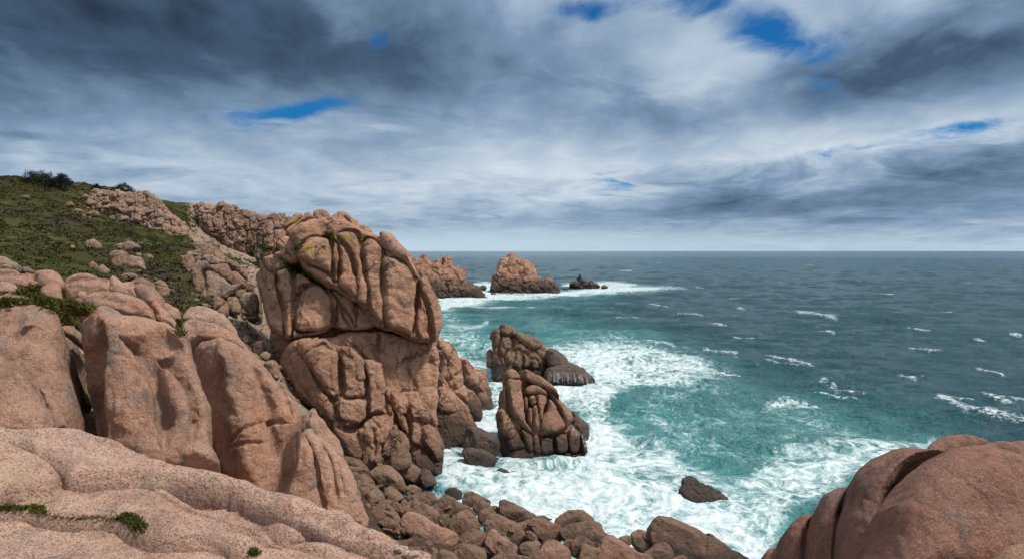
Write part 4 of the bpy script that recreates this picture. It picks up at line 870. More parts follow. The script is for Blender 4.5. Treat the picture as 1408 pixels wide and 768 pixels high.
# ------------------------------------------------------------------ rocks on the hillside
hm = M['hill']; hn = (1.6, 22, .7, 8, .4, 4)
HR = [
 (H2, 76, 'shaded left boulder of the rock pile on the slope, shaped like a wedge', [(243, 545), (255, 522), (330, 517), (345, 560), (335, 610), (312, 665), (288, 640), (258, 590)]),
 (H2, 74, 'tall grey pink boulder at the lower left of the rock pile on the slope', [(322, 610), (350, 572), (430, 557), (445, 585), (400, 640), (425, 670), (438, 770), (440, 820), (360, 810), (330, 720)]),
 (H2, 73, 'largest boulder at the front of the rock pile on the slope', [(420, 665), (450, 628), (490, 638), (560, 688), (615, 740), (565, 810), (500, 850), (440, 860), (425, 770)]),
 (H2, 75, 'rounded boulder in the middle of the rock pile on the slope', [(440, 602), (500, 582), (570, 577), (605, 620), (605, 695), (560, 700), (490, 645)]),
 (H2, 76, 'dark boulder at the right shoulder of the rock pile on the slope', [(597, 645), (640, 637), (700, 688), (728, 700), (665, 730), (610, 735)]),
 (H2, 78, 'long boulder along the right edge of the rock pile on the slope', [(565, 555), (620, 556), (690, 606), (720, 650), (710, 690), (640, 640), (580, 595)]),
 (H2, 79, 'flat boulder across the upper part of the rock pile on the slope', [(405, 532), (450, 512), (520, 540), (575, 570), (480, 590), (425, 565)]),
 (H2, 82, 'slanting stone on the upper right of the rock pile on the slope', [(440, 482), (480, 457), (525, 500), (568, 550), (500, 540)]),
 (H2, 83, 'flat stone at the upper left of the rock pile on the slope', [(340, 472), (400, 437), (455, 450), (445, 485), (380, 485)]),
 (H2, 81, 'oval pale stone below the flat one in the rock pile on the slope', [(360, 495), (400, 468), (450, 490), (435, 515), (375, 517)]),
 (H2, 86, 'pale flat stone capping the rock pile on the slope', [(423, 432), (450, 411), (500, 422), (525, 445), (490, 468), (445, 455)]),
 (H2, 78, 'small stone at the left corner of the rock pile on the slope', [(290, 512), (310, 486), (350, 488), (370, 512), (330, 528)]),
 (H3, 66, 'light boulder at the left of the small pile beside the tower', [(470, 195), (490, 143), (540, 148), (565, 175), (525, 225), (480, 245)]),
 (H3, 65, 'slanted boulder at the bottom of the small pile beside the tower', [(490, 252), (530, 213), (578, 183), (585, 255), (550, 290), (510, 272)]),
 (H3, 64, 'large rounded boulder at the right of the small pile beside the tower', [(660, 172), (680, 128), (730, 108), (783, 130), (797, 190), (785, 255), (750, 275), (700, 235)]),
 (H3, 67, 'long stone across the top of the small pile beside the tower', [(525, 142), (590, 68), (650, 52), (692, 38), (705, 60), (645, 108), (570, 155)]),
 (H3, 67, 'pale knob in the small pile beside the tower, over the large rounded one', [(630, 112), (680, 88), (714, 110), (685, 145), (645, 155)]),
 (H3, 68, 'small stone at the upper right of the small pile beside the tower', [(675, 72), (720, 38), (765, 60), (755, 95), (700, 100)]),
 (H3, 66, 'blocky stone in the centre of the small pile beside the tower', [(570, 162), (630, 138), (665, 180), (660, 250), (600, 250)]),
 (H3, 58, 'egg shaped stone standing in the dark ravine left of the tower', [(752, 485), (790, 453), (827, 468), (828, 520), (790, 560), (758, 535)]),
 (H3, 59, 'flattish stone left of the egg shaped one in the ravine', [(680, 432), (710, 406), (748, 425), (745, 455), (700, 468)]),
 (H3, 56, 'biggest stone low in the dark ravine left of the tower', [(830, 612), (870, 588), (925, 600), (940, 655), (922, 730), (880, 700), (848, 645)]),
 (H3, 57, 'small stone above the biggest one in the ravine', [(805, 552), (840, 522), (875, 550), (855, 588), (820, 580)]),
 (H3, 68, 'pinkish flat stone on the scrub above the plates', [(390, 192), (440, 187), (464, 210), (425, 230)]),
 (H3, 70, 'tiny stone on the scrub left of the small pile', [(330, 162), (360, 147), (380, 170), (350, 180)]),
 (H1, 80, 'tall left boulder of the outcrop in the middle of the slope', [(680, 570), (700, 528), (760, 514), (793, 540), (788, 605), (750, 660), (705, 640)]),
 (H1, 80, 'right boulder of the outcrop in the middle of the slope', [(778, 595), (800, 548), (840, 553), (882, 558), (893, 600), (905, 640), (840, 642), (790, 630)]),
 (H1, 84, 'pale flat boulder on top of the outcrop in the middle of the slope', [(710, 495), (780, 465), (830, 462), (872, 500), (830, 520), (770, 525)]),
 (H1, 86, 'lone pink boulder on the green slope left of the outcrop', [(524, 482), (560, 448), (600, 452), (628, 490), (602, 518), (560, 526)]),
 (H1, 74, 'cluster stone below the lone boulder, left of a pair', [(541, 605), (575, 584), (603, 610), (603, 645), (560, 645)]),
 (H1, 73, 'cluster stone below the lone boulder, right of a pair', [(606, 642), (640, 604), (684, 640), (664, 670), (620, 665)]),
 (H1, 82, 'small pale stone right of the outcrop in the middle of the slope', [(886, 542), (940, 542), (954, 567), (900, 572)]),
 (H1, 82, 'small stone atop the right boulder of the mid slope outcrop', [(836, 537), (870, 527), (880, 552), (850, 556)]),
 (H1, 66, 'whitish rock in the scrub under the mid slope outcrop, right hand one', [(955, 725), (1000, 702), (1044, 740), (1035, 800), (980, 810)]),
 (H1, 67, 'grey jagged rock in the scrub under the mid slope outcrop, left hand one', [(815, 705), (900, 692), (955, 730), (945, 775), (850, 770)]),
 (H1, 71, 'flat pinkish rock in the scrub just under the mid slope outcrop', [(740, 680), (790, 655), (850, 665), (840, 695), (760, 705)]),
 (H1, 45, 'dark rock behind the flat boulders at the far left', [(-60, 600), (0, 558), (40, 558), (90, 588), (142, 630), (120, 665), (-60, 670)]),
 (H1, 45, 'small pale stone at the end of the dark rock on the far left', [(138, 632), (170, 618), (213, 650), (155, 660)]),
 (H1, 40, 'small pointed stone behind the flat boulders, alone on the grass', [(322, 658), (335, 640), (358, 655), (356, 675), (330, 675)]),
 (H1, 112, 'white stone high on the grassy slope below the long bush', [(140, 188), (150, 178), (172, 178), (181, 190), (160, 196)]),
 (H1, 118, 'pale stone on the slope left of the far outcrop', [(508, 182), (518, 172), (538, 172), (545, 184), (525, 190)]),
 (H1, 88, 'tiny pale stone left of the lone pink boulder', [(436, 498), (444, 485), (457, 488), (464, 500), (448, 508)]),
 (H1, 110, 'pale stone at the lower left edge of the far outcrop', [(536, 298), (560, 272), (595, 268), (615, 295), (580, 306)]),
 (H1, 112, 'flat pale stone farthest left below the far outcrop', [(450, 272), (470, 255), (500, 258), (508, 274), (480, 282)]),
 (H1, 116, 'low pale stone above the flat one left of the far outcrop', [(400, 240), (420, 218), (450, 220), (455, 238), (425, 246)]),
 (H2, 185, 'pair of pale stones in the far green gully, upper one', [(755, 392), (775, 376), (800, 382), (818, 408), (790, 415)]),
 (H2, 180, 'long pale stone in the far green gully, lower one', [(744, 425), (760, 402), (790, 415), (822, 455), (815, 470), (770, 445)]),
]
from mathutils.bvhtree import BVHTree
gb = BVHTree.FromPolygons([tuple(a) for a in np.c_[xy, z]], [tuple(a) for a in quads.tolist()])
def ground_depth(px, py, d0):
    d = Vector(ray((px, py))); l = gb.ray_cast(Vector(CAM)+d*30, d.normalized())[0]
    return d0 if l is None else min(d0, l.y) if d0 else l.y
for zz, d, lab, pts in HR:
    P_ = np.array(zz(pts)); c = P_.mean(0)
    d = ground_depth(c[0], c[1]+.25*np.ptp(P_[:, 1]), d)
    rock('boulder', lab, 'boulder', P_, d, (.15, -1, .5), None, None, None, 1.0, noise=hn, mat=hm)
rock('outcrop', 'cracked rock core under the pile on the slope left of the tower', 'outcrop',
     H2([(262, 590), (300, 510), (400, 460), (480, 430), (540, 500), (640, 590), (710, 670), (760, 720), (770, 800), (640, 860), (480, 850), (360, 800)]), 80, (.1, -1, .5), 10, 20, 5, 1.0, noise=hn, joints=[(14, .14, 3.5, 1.3)], mat=hm)
rock('outcrop', 'broken rock core of the small pile beside the foot of the tower', 'outcrop',
     H3([(480, 200), (560, 130), (660, 60), (740, 60), (790, 130), (800, 250), (760, 300), (640, 290), (520, 280)]), 69, (.1, -1, .5), 8, 16, 4, 1.0, noise=hn, joints=[(12, .14, 3.5, 1.3)], mat=hm)
rock('outcrop', 'large pink blocky outcrop on the skyline right of the small bush', 'outcrop',
     [(118, 288), (124, 270), (132, 264), (140, 262), (160, 264), (190, 263), (207, 266), (220, 274), (235, 289), (247, 300), (258, 312), (268, 328), (262, 340), (240, 336), (225, 330), (200, 318), (180, 310), (150, 300), (130, 298)],
     ground_depth(190, 305, 132), (.15, -1, .5), 9, 22, 12, 1.0, noise=(2.5, 30, 1, 9, .5, 4), joints=[(13, .13, 5, 1.2), (6, .15, 1.8, 1.1)], mat=hm)
rock('outcrop', 'far pink cliff of jointed blocks behind the tower, beyond the green gully', 'outcrop',
     [(263, 284), (275, 279), (290, 282), (305, 277), (320, 280), (335, 286), (350, 290), (365, 295), (385, 293), (402, 300), (420, 310), (420, 345), (390, 350), (370, 350), (345, 348), (322, 352), (310, 340), (300, 330), (290, 325), (280, 316), (270, 302)],
     ground_depth(320, 340, 195), (.1, -1, .4), 10, 18, 18, 1.0, noise=(2.5, 30, 1, 9, .5, 4), joints=[(13, .13, 5, 2.0), (6, .15, 1.8, 1.4)], mat=hm)
rock('outcrop', 'low bank of broken rock below the far cliff, left of the tower', 'outcrop',
     [(350, 352), (362, 330), (380, 322), (400, 325), (405, 345), (395, 360), (375, 372), (360, 370)], ground_depth(375, 368, 150), (.1, -1, .5), 8, 14, 10, 1.0, noise=(2.5, 30, 1, 9, .5, 4), joints=[(9, .14, 4, 1.2)], mat=hm)

# ------------------------------------------------------------------ low plants: one mass of blades and sprigs each
def tufts(name, label, mat, P, size, up=.6, per=3, seed=1, w=.35):
    r = np.random.RandomState(seed)
    n = len(P)*per
    b = np.repeat(P, per, 0)+r.normal(size=(n, 3))*np.repeat(size, per)[:, None]*np.array([.35, .35, .05])
    s = np.repeat(size, per)*r.uniform(.5, 1.2, n)
    a = r.uniform(0, 6.283, n)
    side = np.c_[np.cos(a), np.sin(a), np.zeros(n)]*(s*w)[:, None]
    tip = r.normal(size=(n, 3))*np.array([.45, .45, .15])+np.array([0, 0, up]); tip *= s[:, None]
    b[:, 2] -= s*.1
    V = np.concatenate([b-side, b+side, b+side*.5+tip*.7, b+tip])
    k = np.arange(n)
    q = np.stack([k, k+n, k+2*n, k+3*n], -1)
    o = link(name, make_mesh(name, V, q, None, False), mat)
    return tag(o, label, None, None, 'stuff')
r = np.random.RandomState(21)
n = 150000
q = np.c_[r.uniform(-125, -15, n), r.uniform(42, 160, n)]
zz = land(q); p3 = np.c_[q, np.zeros(n)]
zz += .9*fbm(p3*.10, 4)+.35*fbm(p3*.45+9, 3)+.22*np.abs(fbm(p3*1.1+3, 2))
px = CX+F*q[:, 0]/q[:, 1]; py = HY-F*(zz-H)/q[:, 1]
st_ = .75*ss(290, 350, px)*ss(110, 80, q[:, 1])+.75*ss(240, 275, px)*ss(110, 130, q[:, 1])
dens = fbm(p3*.05+31, 3); keep = (px > -120) & (px < 400) & (zz > 7) & (r.rand(n) > st_*1.2) & (fbm(p3*.35+5, 2) > -.25)
hea = dens+.35*fbm(p3*.3+77, 2) > .12
P = np.c_[q, zz]
sel = keep & ~hea
tufts('grass', 'tufted green grass covering the hillside on the left', M['grass'], P[sel], r.uniform(.2, .45, sel.sum()), .6, 4, 2, .3)
sel = keep & hea
tufts('heather', 'brown heather and dead bracken in patches across the hillside', M['heather'], P[sel], r.uniform(.22, .5, sel.sum()), .5, 3, 3, .3)

# moss and turf in the crevices, placed on the rocks by casting rays
bpy.context.view_layer.update()
dg = bpy.context.evaluated_depsgraph_get()
def hit(px, py, dmin=1.0):
    d = Vector(ray((px, py))).normalized()
    ok, loc, nrm, _, ob, _ = sc.ray_cast(dg, Vector(CAM)+d*dmin, d)
    return (np.array(loc), ob) if ok else (None, None)
def moss(label, polys, size, nper, seed, mat='moss', up=.7, w=.22):
    rr = np.random.RandomState(seed); pts = []
    for poly, cnt in polys:
        poly = np.array(poly, float); lo, hi = poly.min(0), poly.max(0)
        c = lo+rr.rand(cnt*3, 2)*(hi-lo)
        d, _, _ = polydist(c, poly); c = c[d > 0][:cnt]
        for a in c:
            l, ob = hit(*a)
            if l is not None: pts.append(l)
    if not pts: return
    pts = np.array(pts)
    return tufts('moss', label, M[mat], pts, rr.uniform(.6, 1.3, len(pts))*size, up, nper, seed, w)
moss('green moss filling the crack between the two foreground granite sheets', [(Z6([(620, 545), (680, 520), (735, 540), (775, 590), (770, 625), (720, 615), (660, 570)]), 260), (Z6([(140, 490), (190, 480), (240, 505), (245, 528), (180, 520)]), 120), (Z6([(-10, 485), (60, 485), (140, 490), (140, 506), (-10, 506)]), 110), (Z6([(250, 528), (400, 545), (520, 535), (620, 545), (620, 556), (520, 546), (400, 558), (250, 540)]), 45), (Z7([(180, 715), (230, 705), (250, 740), (200, 750)]), 60)], .022, 6, 5)
moss('mossy turf between the flat boulders at the upper left', [(Z3([(130, 165), (270, 155), (250, 200), (330, 235), (450, 250), (600, 290), (625, 310), (560, 340), (500, 350), (480, 405), (395, 410), (370, 330), (310, 300), (250, 255), (150, 210), (-10, 190), (-10, 200), (100, 200)]), 1500), (Z3([(-10, 250), (120, 245), (300, 260), (320, 285), (150, 262), (-10, 285)]), 300), (Z3([(400, 170), (420, 190), (425, 230), (400, 235)]), 100)], .09, 5, 6)
moss('green scrub growing on the far cliff behind the tower', [([(332, 325), (350, 312), (366, 318), (375, 345), (345, 350), (330, 345)], 260), ([(245, 285), (262, 284), (275, 315), (262, 322)], 120)], .5, 5, 16, 'grass')
moss('green tuft in the gap between the plates and the flat boulders', [(Z3([(1140, 360), (1170, 380), (1175, 470), (1145, 460)]), 120)], .08, 5, 7)
moss('mossy ledge along the slanting crack on the tower', [(Z1([(265, 385), (330, 385), (380, 400), (440, 440), (520, 500), (525, 545), (470, 510), (400, 470), (345, 470), (300, 420)]), 420), (Z1([(370, 280), (400, 265), (430, 270), (390, 320), (370, 330)]), 80), (Z1([(570, 190), (600, 190), (640, 245), (580, 235)]), 90)], .28, 5, 8)
moss('yellow green lichen and moss in the flutes of the tower', [(Z1([(910, 430), (930, 420), (940, 470), (925, 500), (912, 470)]), 40), (Z1([(930, 340), (960, 335), (965, 370), (940, 385)]), 40), (Z1([(775, 245), (815, 240), (818, 280), (800, 270)]), 40)], .14, 5, 9, 'lichen')

# ------------------------------------------------------------------ skyline bushes: woody stems, crown of needle clumps
def bush(label, px0, px1, py_top, py_base, d, seed):
    rr = np.random.RandomState(seed)
    a, b = np.array(pw(px0, py_base, d)), np.array(pw(px1, py_base, d))
    W = np.linalg.norm(b-a); Hh = (py_base-py_top)*d/F
    root = bpy.data.objects.new('bush', None); COL.objects.link(root); c = (a+b)/2; root.location = c
    tag(root, label, 'bush')
    V, Q = [], []
    nc = 90
    cl = []
    for k in range(nc):
        t = rr.rand(); x = (t-.5)*W
        top = Hh*(1-abs(2*t-1)**2.2)*rr.uniform(.7, 1.08)
        cl.append((x, rr.normal()*W*.16, rr.rand()**.6*top+.1, rr.uniform(.35, .75)*Hh*.32))
    for x, y, zc, s in cl:
        for j in range(60):
            g = rr.normal(size=3); g /= np.linalg.norm(g); p0 = np.array([x, y, zc])+g*s*rr.rand()**.4
            t1 = rr.normal(size=3); t1 /= np.linalg.norm(t1); t2 = np.cross(t1, g); L = s*rr.uniform(.25, .6)
            i = len(V); V += [p0-t2*L*.25, p0+t2*L*.25, p0+(g+.6*t1+np.array([0, 0, .4]))*L]; Q.append((i, i+1, i+2))
    me = make_mesh('crown', np.array(V), None, np.array(Q), False)
    link('crown', me, M['leaf'], root).location = (0, 0, 0)
    V, Q = [], []
    for k in range(7):
        x0 = (rr.rand()-.5)*W*.6; x1 = x0+rr.normal()*W*.12; i = len(V); e = .09
        for (xx, zz_, ee) in ((x0, -.6, e), (x1, Hh*.7, e*.4)):
            V += [(xx-ee, -ee, zz_), (xx+ee, -ee, zz_), (xx+ee, ee, zz_), (xx-ee, ee, zz_)]
        for s in range(4): Q.append((i+s, i+(s+1) % 4, i+4+(s+1) % 4, i+4+s))
    link('stem', make_mesh('stem', np.array(V), np.array(Q)), M['bark'], root).location = (0, 0, 0)
bush('long dark bush on the hill skyline, taller left part', 31, 76, 236, 255, 134, 1)
bush('dark bush on the hill skyline joined to the right end of the tall one', 70, 99, 240, 256, 134.5, 2)
bush('small dark bush on the hill skyline, alone at the left of the outcrop', 156, 183, 253, 266, 143, 3)
bush('tiny flat bush on the hill skyline between the long bush and the lone one', 126, 139, 254, 261, 139, 4)

# ------------------------------------------------------------------ blocks and stones strewn over the outcrops and the ravine (copies of eight stones)
def stone_mesh(seed):
    rr = np.random.RandomState(seed)
    import bmesh
    bm = bmesh.new(); bmesh.ops.create_icosphere(bm, subdivisions=4, radius=1)
    v = np.array([x.co[:] for x in bm.verts])
    nn = rr.normal(size=(8, 3)); nn /= np.linalg.norm(nn, axis=1)[:, None]; cc = rr.uniform(.5, .9, 8)
    rad = np.full(len(v), 1.05)
    for a, c in zip(nn, cc):
        dd = v@a; rr_ = np.where(dd > .05, c/np.maximum(dd, .05), 9); rad = -smax(-rad, -rr_, .03)
    v = v*rad[:, None]*np.array([1.15, .9, .8]); v += v*(.06*fbm(v*1.6+seed, 3))[:, None]
    for x, co in zip(bm.verts, v): x.co = co
    me = bpy.data.meshes.new('boulder'); bm.to_mesh(me); bm.free()
    me.polygons.foreach_set('use_smooth', [True]*len(me.polygons))
    return me
SM = [stone_mesh(s) for s in range(8)]
for s in SM: s.materials.append(M['hill'])
SB = [s.copy() for s in SM]
for s in SB: s.materials.clear(); s.materials.append(M['beach'])
bpy.context.view_layer.update(); dg = bpy.context.evaluated_depsgraph_get()
taken = []
def strew(kind, label, group, poly, cnt, lo, hi, seed, bank, gap=.75, sink=.42):
    rr = np.random.RandomState(seed); poly = np.array(poly, float); a, b = poly.min(0), poly.max(0); k = 0; tries = 0
    while k < cnt and tries < cnt*30:
        tries += 1
        c = a+rr.rand(2)*(b-a)
        if polydist(c[None], poly)[0][0] < 0: continue
        s = lo+(hi-lo)*rr.rand()**2.2
        if any((c[0]-t[0])**2+(c[1]-t[1])**2 < (gap*(s+t[2]))**2 for t in taken): continue
        l, ob = hit(*c)
        if l is None: continue
        taken.append((c[0], c[1], s)); m = s*l[1]/F
        o = bpy.data.objects.new(kind, bank[rr.randint(8)]); COL.objects.link(o)
        o.location = l+np.array([0, m*sink*.6, -m*sink]); o.scale = (m*rr.uniform(.85, 1.25), m*rr.uniform(.8, 1.1), m*rr.uniform(.75, 1.2))
        o.rotation_euler = (rr.uniform(-.4, .4), rr.uniform(-.5, .5), rr.uniform(0, 6.28))
        tag(o, label, kind.split('_')[0] if kind != 'scree_stone' else 'stone', group); k += 1
strew('rock', 'pale pink block bedded in the skyline outcrop right of the small bush', 'blocks of the skyline outcrop', [(122, 276), (135, 266), (200, 267), (235, 290), (262, 322), (240, 328), (200, 312), (150, 298)], 45, 2.4, 8.5, 1, SM)
strew('rock', 'small weathered block on the far pink cliff behind the tower', 'blocks of the far cliff', [(265, 288), (305, 281), (350, 293), (398, 302), (385, 335), (362, 316), (335, 320), (322, 345), (295, 325)], 45, 2.2, 7, 2, SM)
strew('scree_stone', 'grey stone of the scree in the far gully, between far cliff and tower', 'stones of the scree', [(300, 340), (330, 352), (352, 375), (352, 420), (340, 420), (335, 380), (305, 352)], 50, 1.5, 4, 3, SM)
strew('stone', 'stone lying in the dark ravine between the plates and the tower', 'stones in the ravine', [(318, 430), (350, 425), (372, 470), (385, 480), (415, 560), (400, 545), (375, 510), (340, 465)], 40, 2.2, 7, 4, SM, .7)
strew('rock', 'small pale rock in the scrub under the mid slope outcrop', 'small rocks in the scrub', [(160, 370), (215, 372), (250, 400), (245, 420), (210, 395), (165, 385)], 22, 1.5, 5, 5, SM)
strew('stone', 'pale stone scattered on the slope left of the skyline outcrop', 'scattered pale stones', [(85, 283), (118, 276), (150, 300), (175, 306), (120, 300), (88, 290)], 18, 1.2, 3.5, 6, SM)
strew('stone', 'small brown stone wedged in a dark gap of the shore heap', 'small stones of the shore heap', [(470, 615), (520, 610), (600, 690), (700, 700), (830, 745), (860, 768), (600, 768), (560, 700), (500, 690)], 60, 4, 11, 7, SB, .35, .8)

strew('stone', 'small brown stone in the dark hollow at the foot of the pointed pink rock', 'stones in the hollow', [(470, 620), (500, 640), (530, 700), (620, 768), (560, 768), (500, 690)], 60, 7, 17, 17, SB, .38, .6)
# ------------------------------------------------------------------ sea: real swell near, one sheet to the horizon
na, nr = 860, 900
th = np.radians(np.linspace(-68, 68, na))
rr_ = np.concatenate([24*(2600/24)**(np.arange(nr-90)/(nr-90)), 2600*(90000/2600)**(np.arange(90)/89)])
R, T = np.meshgrid(rr_, th, indexing='ij')
X, Y = (R*np.sin(T)).ravel(), (R*np.cos(T)).ravel(); Rr = R.ravel()
dr = np.maximum(Rr*math.log(2600/24)/(nr-90), Rr*math.radians(136)/na)
spx = CX+F*X/np.maximum(Y, 1); spy = HY+F*H/np.maximum(Y, 1)
PP = np.stack([spx, spy], -1)
zw = np.zeros(len(X)); dxw = np.zeros(len(X)); dyw = np.zeros(len(X))
wr = np.random.RandomState(12)
amp_mod = .65+.7*np.clip(fbm(np.c_[X, Y, 0*X]*.02, 2)+.5, 0, 1)
for k in range(46):
    lam = 2.2*(34/2.2)**(k/45)*wr.uniform(.9, 1.1)
    a = math.radians(wr.normal(-108, 30)); kx, ky = math.cos(a), math.sin(a); kk = 2*math.pi/lam
    am = .0062*lam**.93*wr.uniform(.5, 1.3)*(1+1.1*ss(10, 4, lam))
    am = am*ss(1.9, 3.2, lam/dr)
    phs = kk*(kx*X+ky*Y)+wr.uniform(0, 6.28)
    zw += am*np.cos(phs); dxw -= .8*am*kx*np.sin(phs); dyw -= .8*am*ky*np.sin(phs)
zw *= amp_mod
view = (spx > -250) & (spx < 1650) & (Y > 20)
def field(polys):
    f = np.zeros(len(X))
    for pts, val, soft in polys:
        pl = catmull(np.array(pts, float), 3)
        lo, hi = pl.min(0)-4*soft, pl.max(0)+4*soft
        w = view & (spx > lo[0]) & (spx < hi[0]) & (spy > lo[1]) & (spy < hi[1])
        d, _, _ = polydist(PP[w], pl); s = soft
        f[w] = np.maximum(f[w], val*ss(-s, s, d))
    return f
foam = field([
 ([(585, 665), (598, 600), (640, 590), (690, 620), (760, 628), (820, 612), (860, 640), (960, 662), (1000, 700), (1060, 720), (1060, 800), (850, 800), (700, 710)], 1.0, 28),
 ([(590, 700), (600, 560), (680, 590), (760, 560), (860, 575), (960, 620), (1010, 650), (1060, 610), (1150, 590), (1290, 600), (1270, 640), (1190, 660), (1100, 710), (1050, 830), (780, 830)], .80, 26),
 ([(604, 470), (680, 500), (760, 468), (850, 462), (960, 488), (990, 515), (920, 530), (850, 545), (830, 590), (780, 560), (700, 575), (610, 600)], .88, 16),
 ([(604, 415), (640, 440), (690, 470), (690, 520), (604, 500)], .58, 14),
 ([(690, 425), (800, 455), (900, 460), (1000, 490), (1010, 530), (900, 560), (780, 470)], .46, 16),
 ([(850, 560), (960, 520), (1080, 550), (1200, 580), (1290, 600), (1200, 640), (1000, 640), (900, 620)], .50, 20),
 ([(545, 412), (600, 400), (660, 396), (700, 401), (775, 399), (830, 392), (900, 393), (945, 397), (860, 403), (760, 410), (690, 414), (630, 424), (545, 436)], .95, 5),
 ([(640, 393), (670, 386), (690, 398), (660, 403)], .9, 4), ([(765, 392), (840, 386), (880, 392), (840, 398)], .9, 3),
 ([(640, 560), (680, 520), (690, 625), (640, 640)], .95, 20),
 ([(660, 505), (760, 490), (840, 480), (880, 520), (800, 545), (690, 530)], .92, 12),
 ([(680, 600), (760, 625), (825, 570), (850, 610), (800, 640), (690, 640)], .95, 12),
 ([(930, 640), (1000, 650), (1040, 690), (980, 700), (925, 670)], .88, 14)])
turq = field([
 ([(600, 425), (700, 432), (800, 445), (900, 470), (880, 500), (700, 500), (600, 520)], .6, 36),
 ([(780, 540), (900, 520), (1040, 540), (1180, 580), (1320, 620), (1280, 680), (1100, 800), (800, 800), (600, 700), (610, 600)], .62, 75),
 ([(940, 640), (1020, 640), (1050, 675), (1010, 700)], .9, 24), ([(560, 425), (700, 405), (830, 400), (830, 415), (650, 440)], .35, 12)])
cap = np.zeros(len(X))
CAPS = [([(1092, 429), (1120, 432), (1152, 438)], 2.2), ([(1053, 487), (1085, 496), (1122, 506)], 3), ([(1126, 520), (1140, 526), (1146, 536)], 6), ([(1285, 546), (1310, 556), (1335, 572)], 6), ([(1310, 560), (1360, 571), (1420, 582)], 5),
               ([(858, 455), (895, 456), (930, 458)], 2.2), ([(885, 468), (915, 472), (930, 478)], 2.2), ([(640, 420), (690, 424), (740, 421)], 2), ([(612, 447), (650, 449), (672, 443)], 3.5), ([(1235, 513), (1262, 520)], 3), ([(1360, 548), (1400, 556)], 2.5),
               ([(1388, 459), (1408, 461)], 1.8), ([(1340, 505), (1385, 520)], 2.2), ([(930, 430), (960, 431)], 1.3), ([(840, 437), (880, 440)], 1.2), ([(1050, 560), (1090, 558), (1130, 566)], 4), ([(1200, 405), (1230, 406)], .9), ([(1000, 412), (1020, 412.5)], .9), ([(1290, 430), (1310, 432)], 1.1), ([(700, 368), (720, 368.5)], .6), ([(850, 372), (870, 372)], .6)]
cr = np.random.RandomState(44)
for k in range(28):
    cy_ = 352+200*cr.rand()**1.3; cx0 = cr.uniform(640 if cy_ < 440 else 960, 1408); L_ = (cy_-345)*cr.uniform(.04, .2)+2
    CAPS.append(([(cx0-L_, cy_-L_*.05), (cx0, cy_+L_*cr.uniform(-.08, .14)), (cx0+L_, cy_+L_*.16)], .35+(cy_-345)*.0075*cr.uniform(.5, 1.2)))
for pts, w in CAPS:
    pl = catmull(np.array(pts, float), 4, False)
    s = 4*w+8
    wsel = view & (spx > pl[:, 0].min()-s) & (spx < pl[:, 0].max()+s) & (spy > pl[:, 1].min()-s) & (spy < pl[:, 1].max()+s)
    d, _, t = polydist(PP[wsel], pl, False)
    cap[wsel] = np.maximum(cap[wsel], np.exp(-(d/w)**2)*np.clip(np.minimum(t, 1-t)*5+.5, 0, 1))
calm = 1-.35*ss(.6, .95, foam)
fz = foam*(.22*fbm(np.c_[X, Y, 0*X]*.35, 3)+.10*fbm(np.c_[X, Y, 0*X]*1.2, 2))
V = np.c_[X+dxw, Y+dyw, zw*calm+fz+.22*cap]
i, j = np.mgrid[0:nr-1, 0:na-1]; i0 = (i*na+j).ravel()
me = make_mesh('sea', V, np.stack([i0, i0+na, i0+na+1, i0+1], -1)[:, ::-1])
attr(me, 'foam', foam); attr(me, 'turq', turq); attr(me, 'cap', cap)
sea = link('sea', me, M['sea']); sea['kind'] = 'structure'

# ------------------------------------------------------------------ water running off two rocks
bpy.context.view_layer.update(); dg = bpy.context.evaluated_depsgraph_get()
def cascade(label, tops, fall, spread, seed, nst=26):
    rr = np.random.RandomState(seed); V, Q = [], []
    tops = catmull(np.array(tops, float), 6, False)
    for k in range(nst):
        f = rr.rand()*(len(tops)-1); i_ = int(f); a = tops[i_]+(tops[min(i_+1, len(tops)-1)]-tops[i_])*(f-i_)
        L = fall*rr.uniform(.45, 1.05); dx = spread*(f/(len(tops)-1)-.3)*rr.uniform(.6, 1.2)
        w0 = .08+.3*rr.rand()**2; pts = []
        for s in np.linspace(0, 1, 9):
            l, ob = hit(a[0]+dx*s, a[1]+L*s**1.35)
            if l is None or ob == sea and s < .6: continue
            pts.append((l+np.array([0, -.06-.10*s, .04]), w0*(1+4*s)*l[1]/F))
        if len(pts) < 4: continue
        b = len(V)
        for (p, w) in pts: V += [p+np.array([-w, .02, 0]), p+np.array([0, -w*.8, w*.2]), p+np.array([w, .02, 0])]
        for s in range(len(pts)-1):
            for c in (0, 1): Q.append((b+s*3+c, b+s*3+c+1, b+s*3+c+4, b+s*3+c+3))
    if not Q: return
    o = link('cascade', make_mesh('cascade', np.array(V), np.array(Q)), M['spray']); tag(o, label, None, None, 'stuff')
cascade('thin white streams pouring off the low flat rock behind the nearest stack', S5([(415, 305), (500, 298), (570, 303), (625, 325)]), 15, 8, 3, 30)
cascade('white streams running down the right end of the nearest sea stack', S5([(545, 560), (580, 590), (610, 620), (625, 650)]), 20, 14, 4, 12)

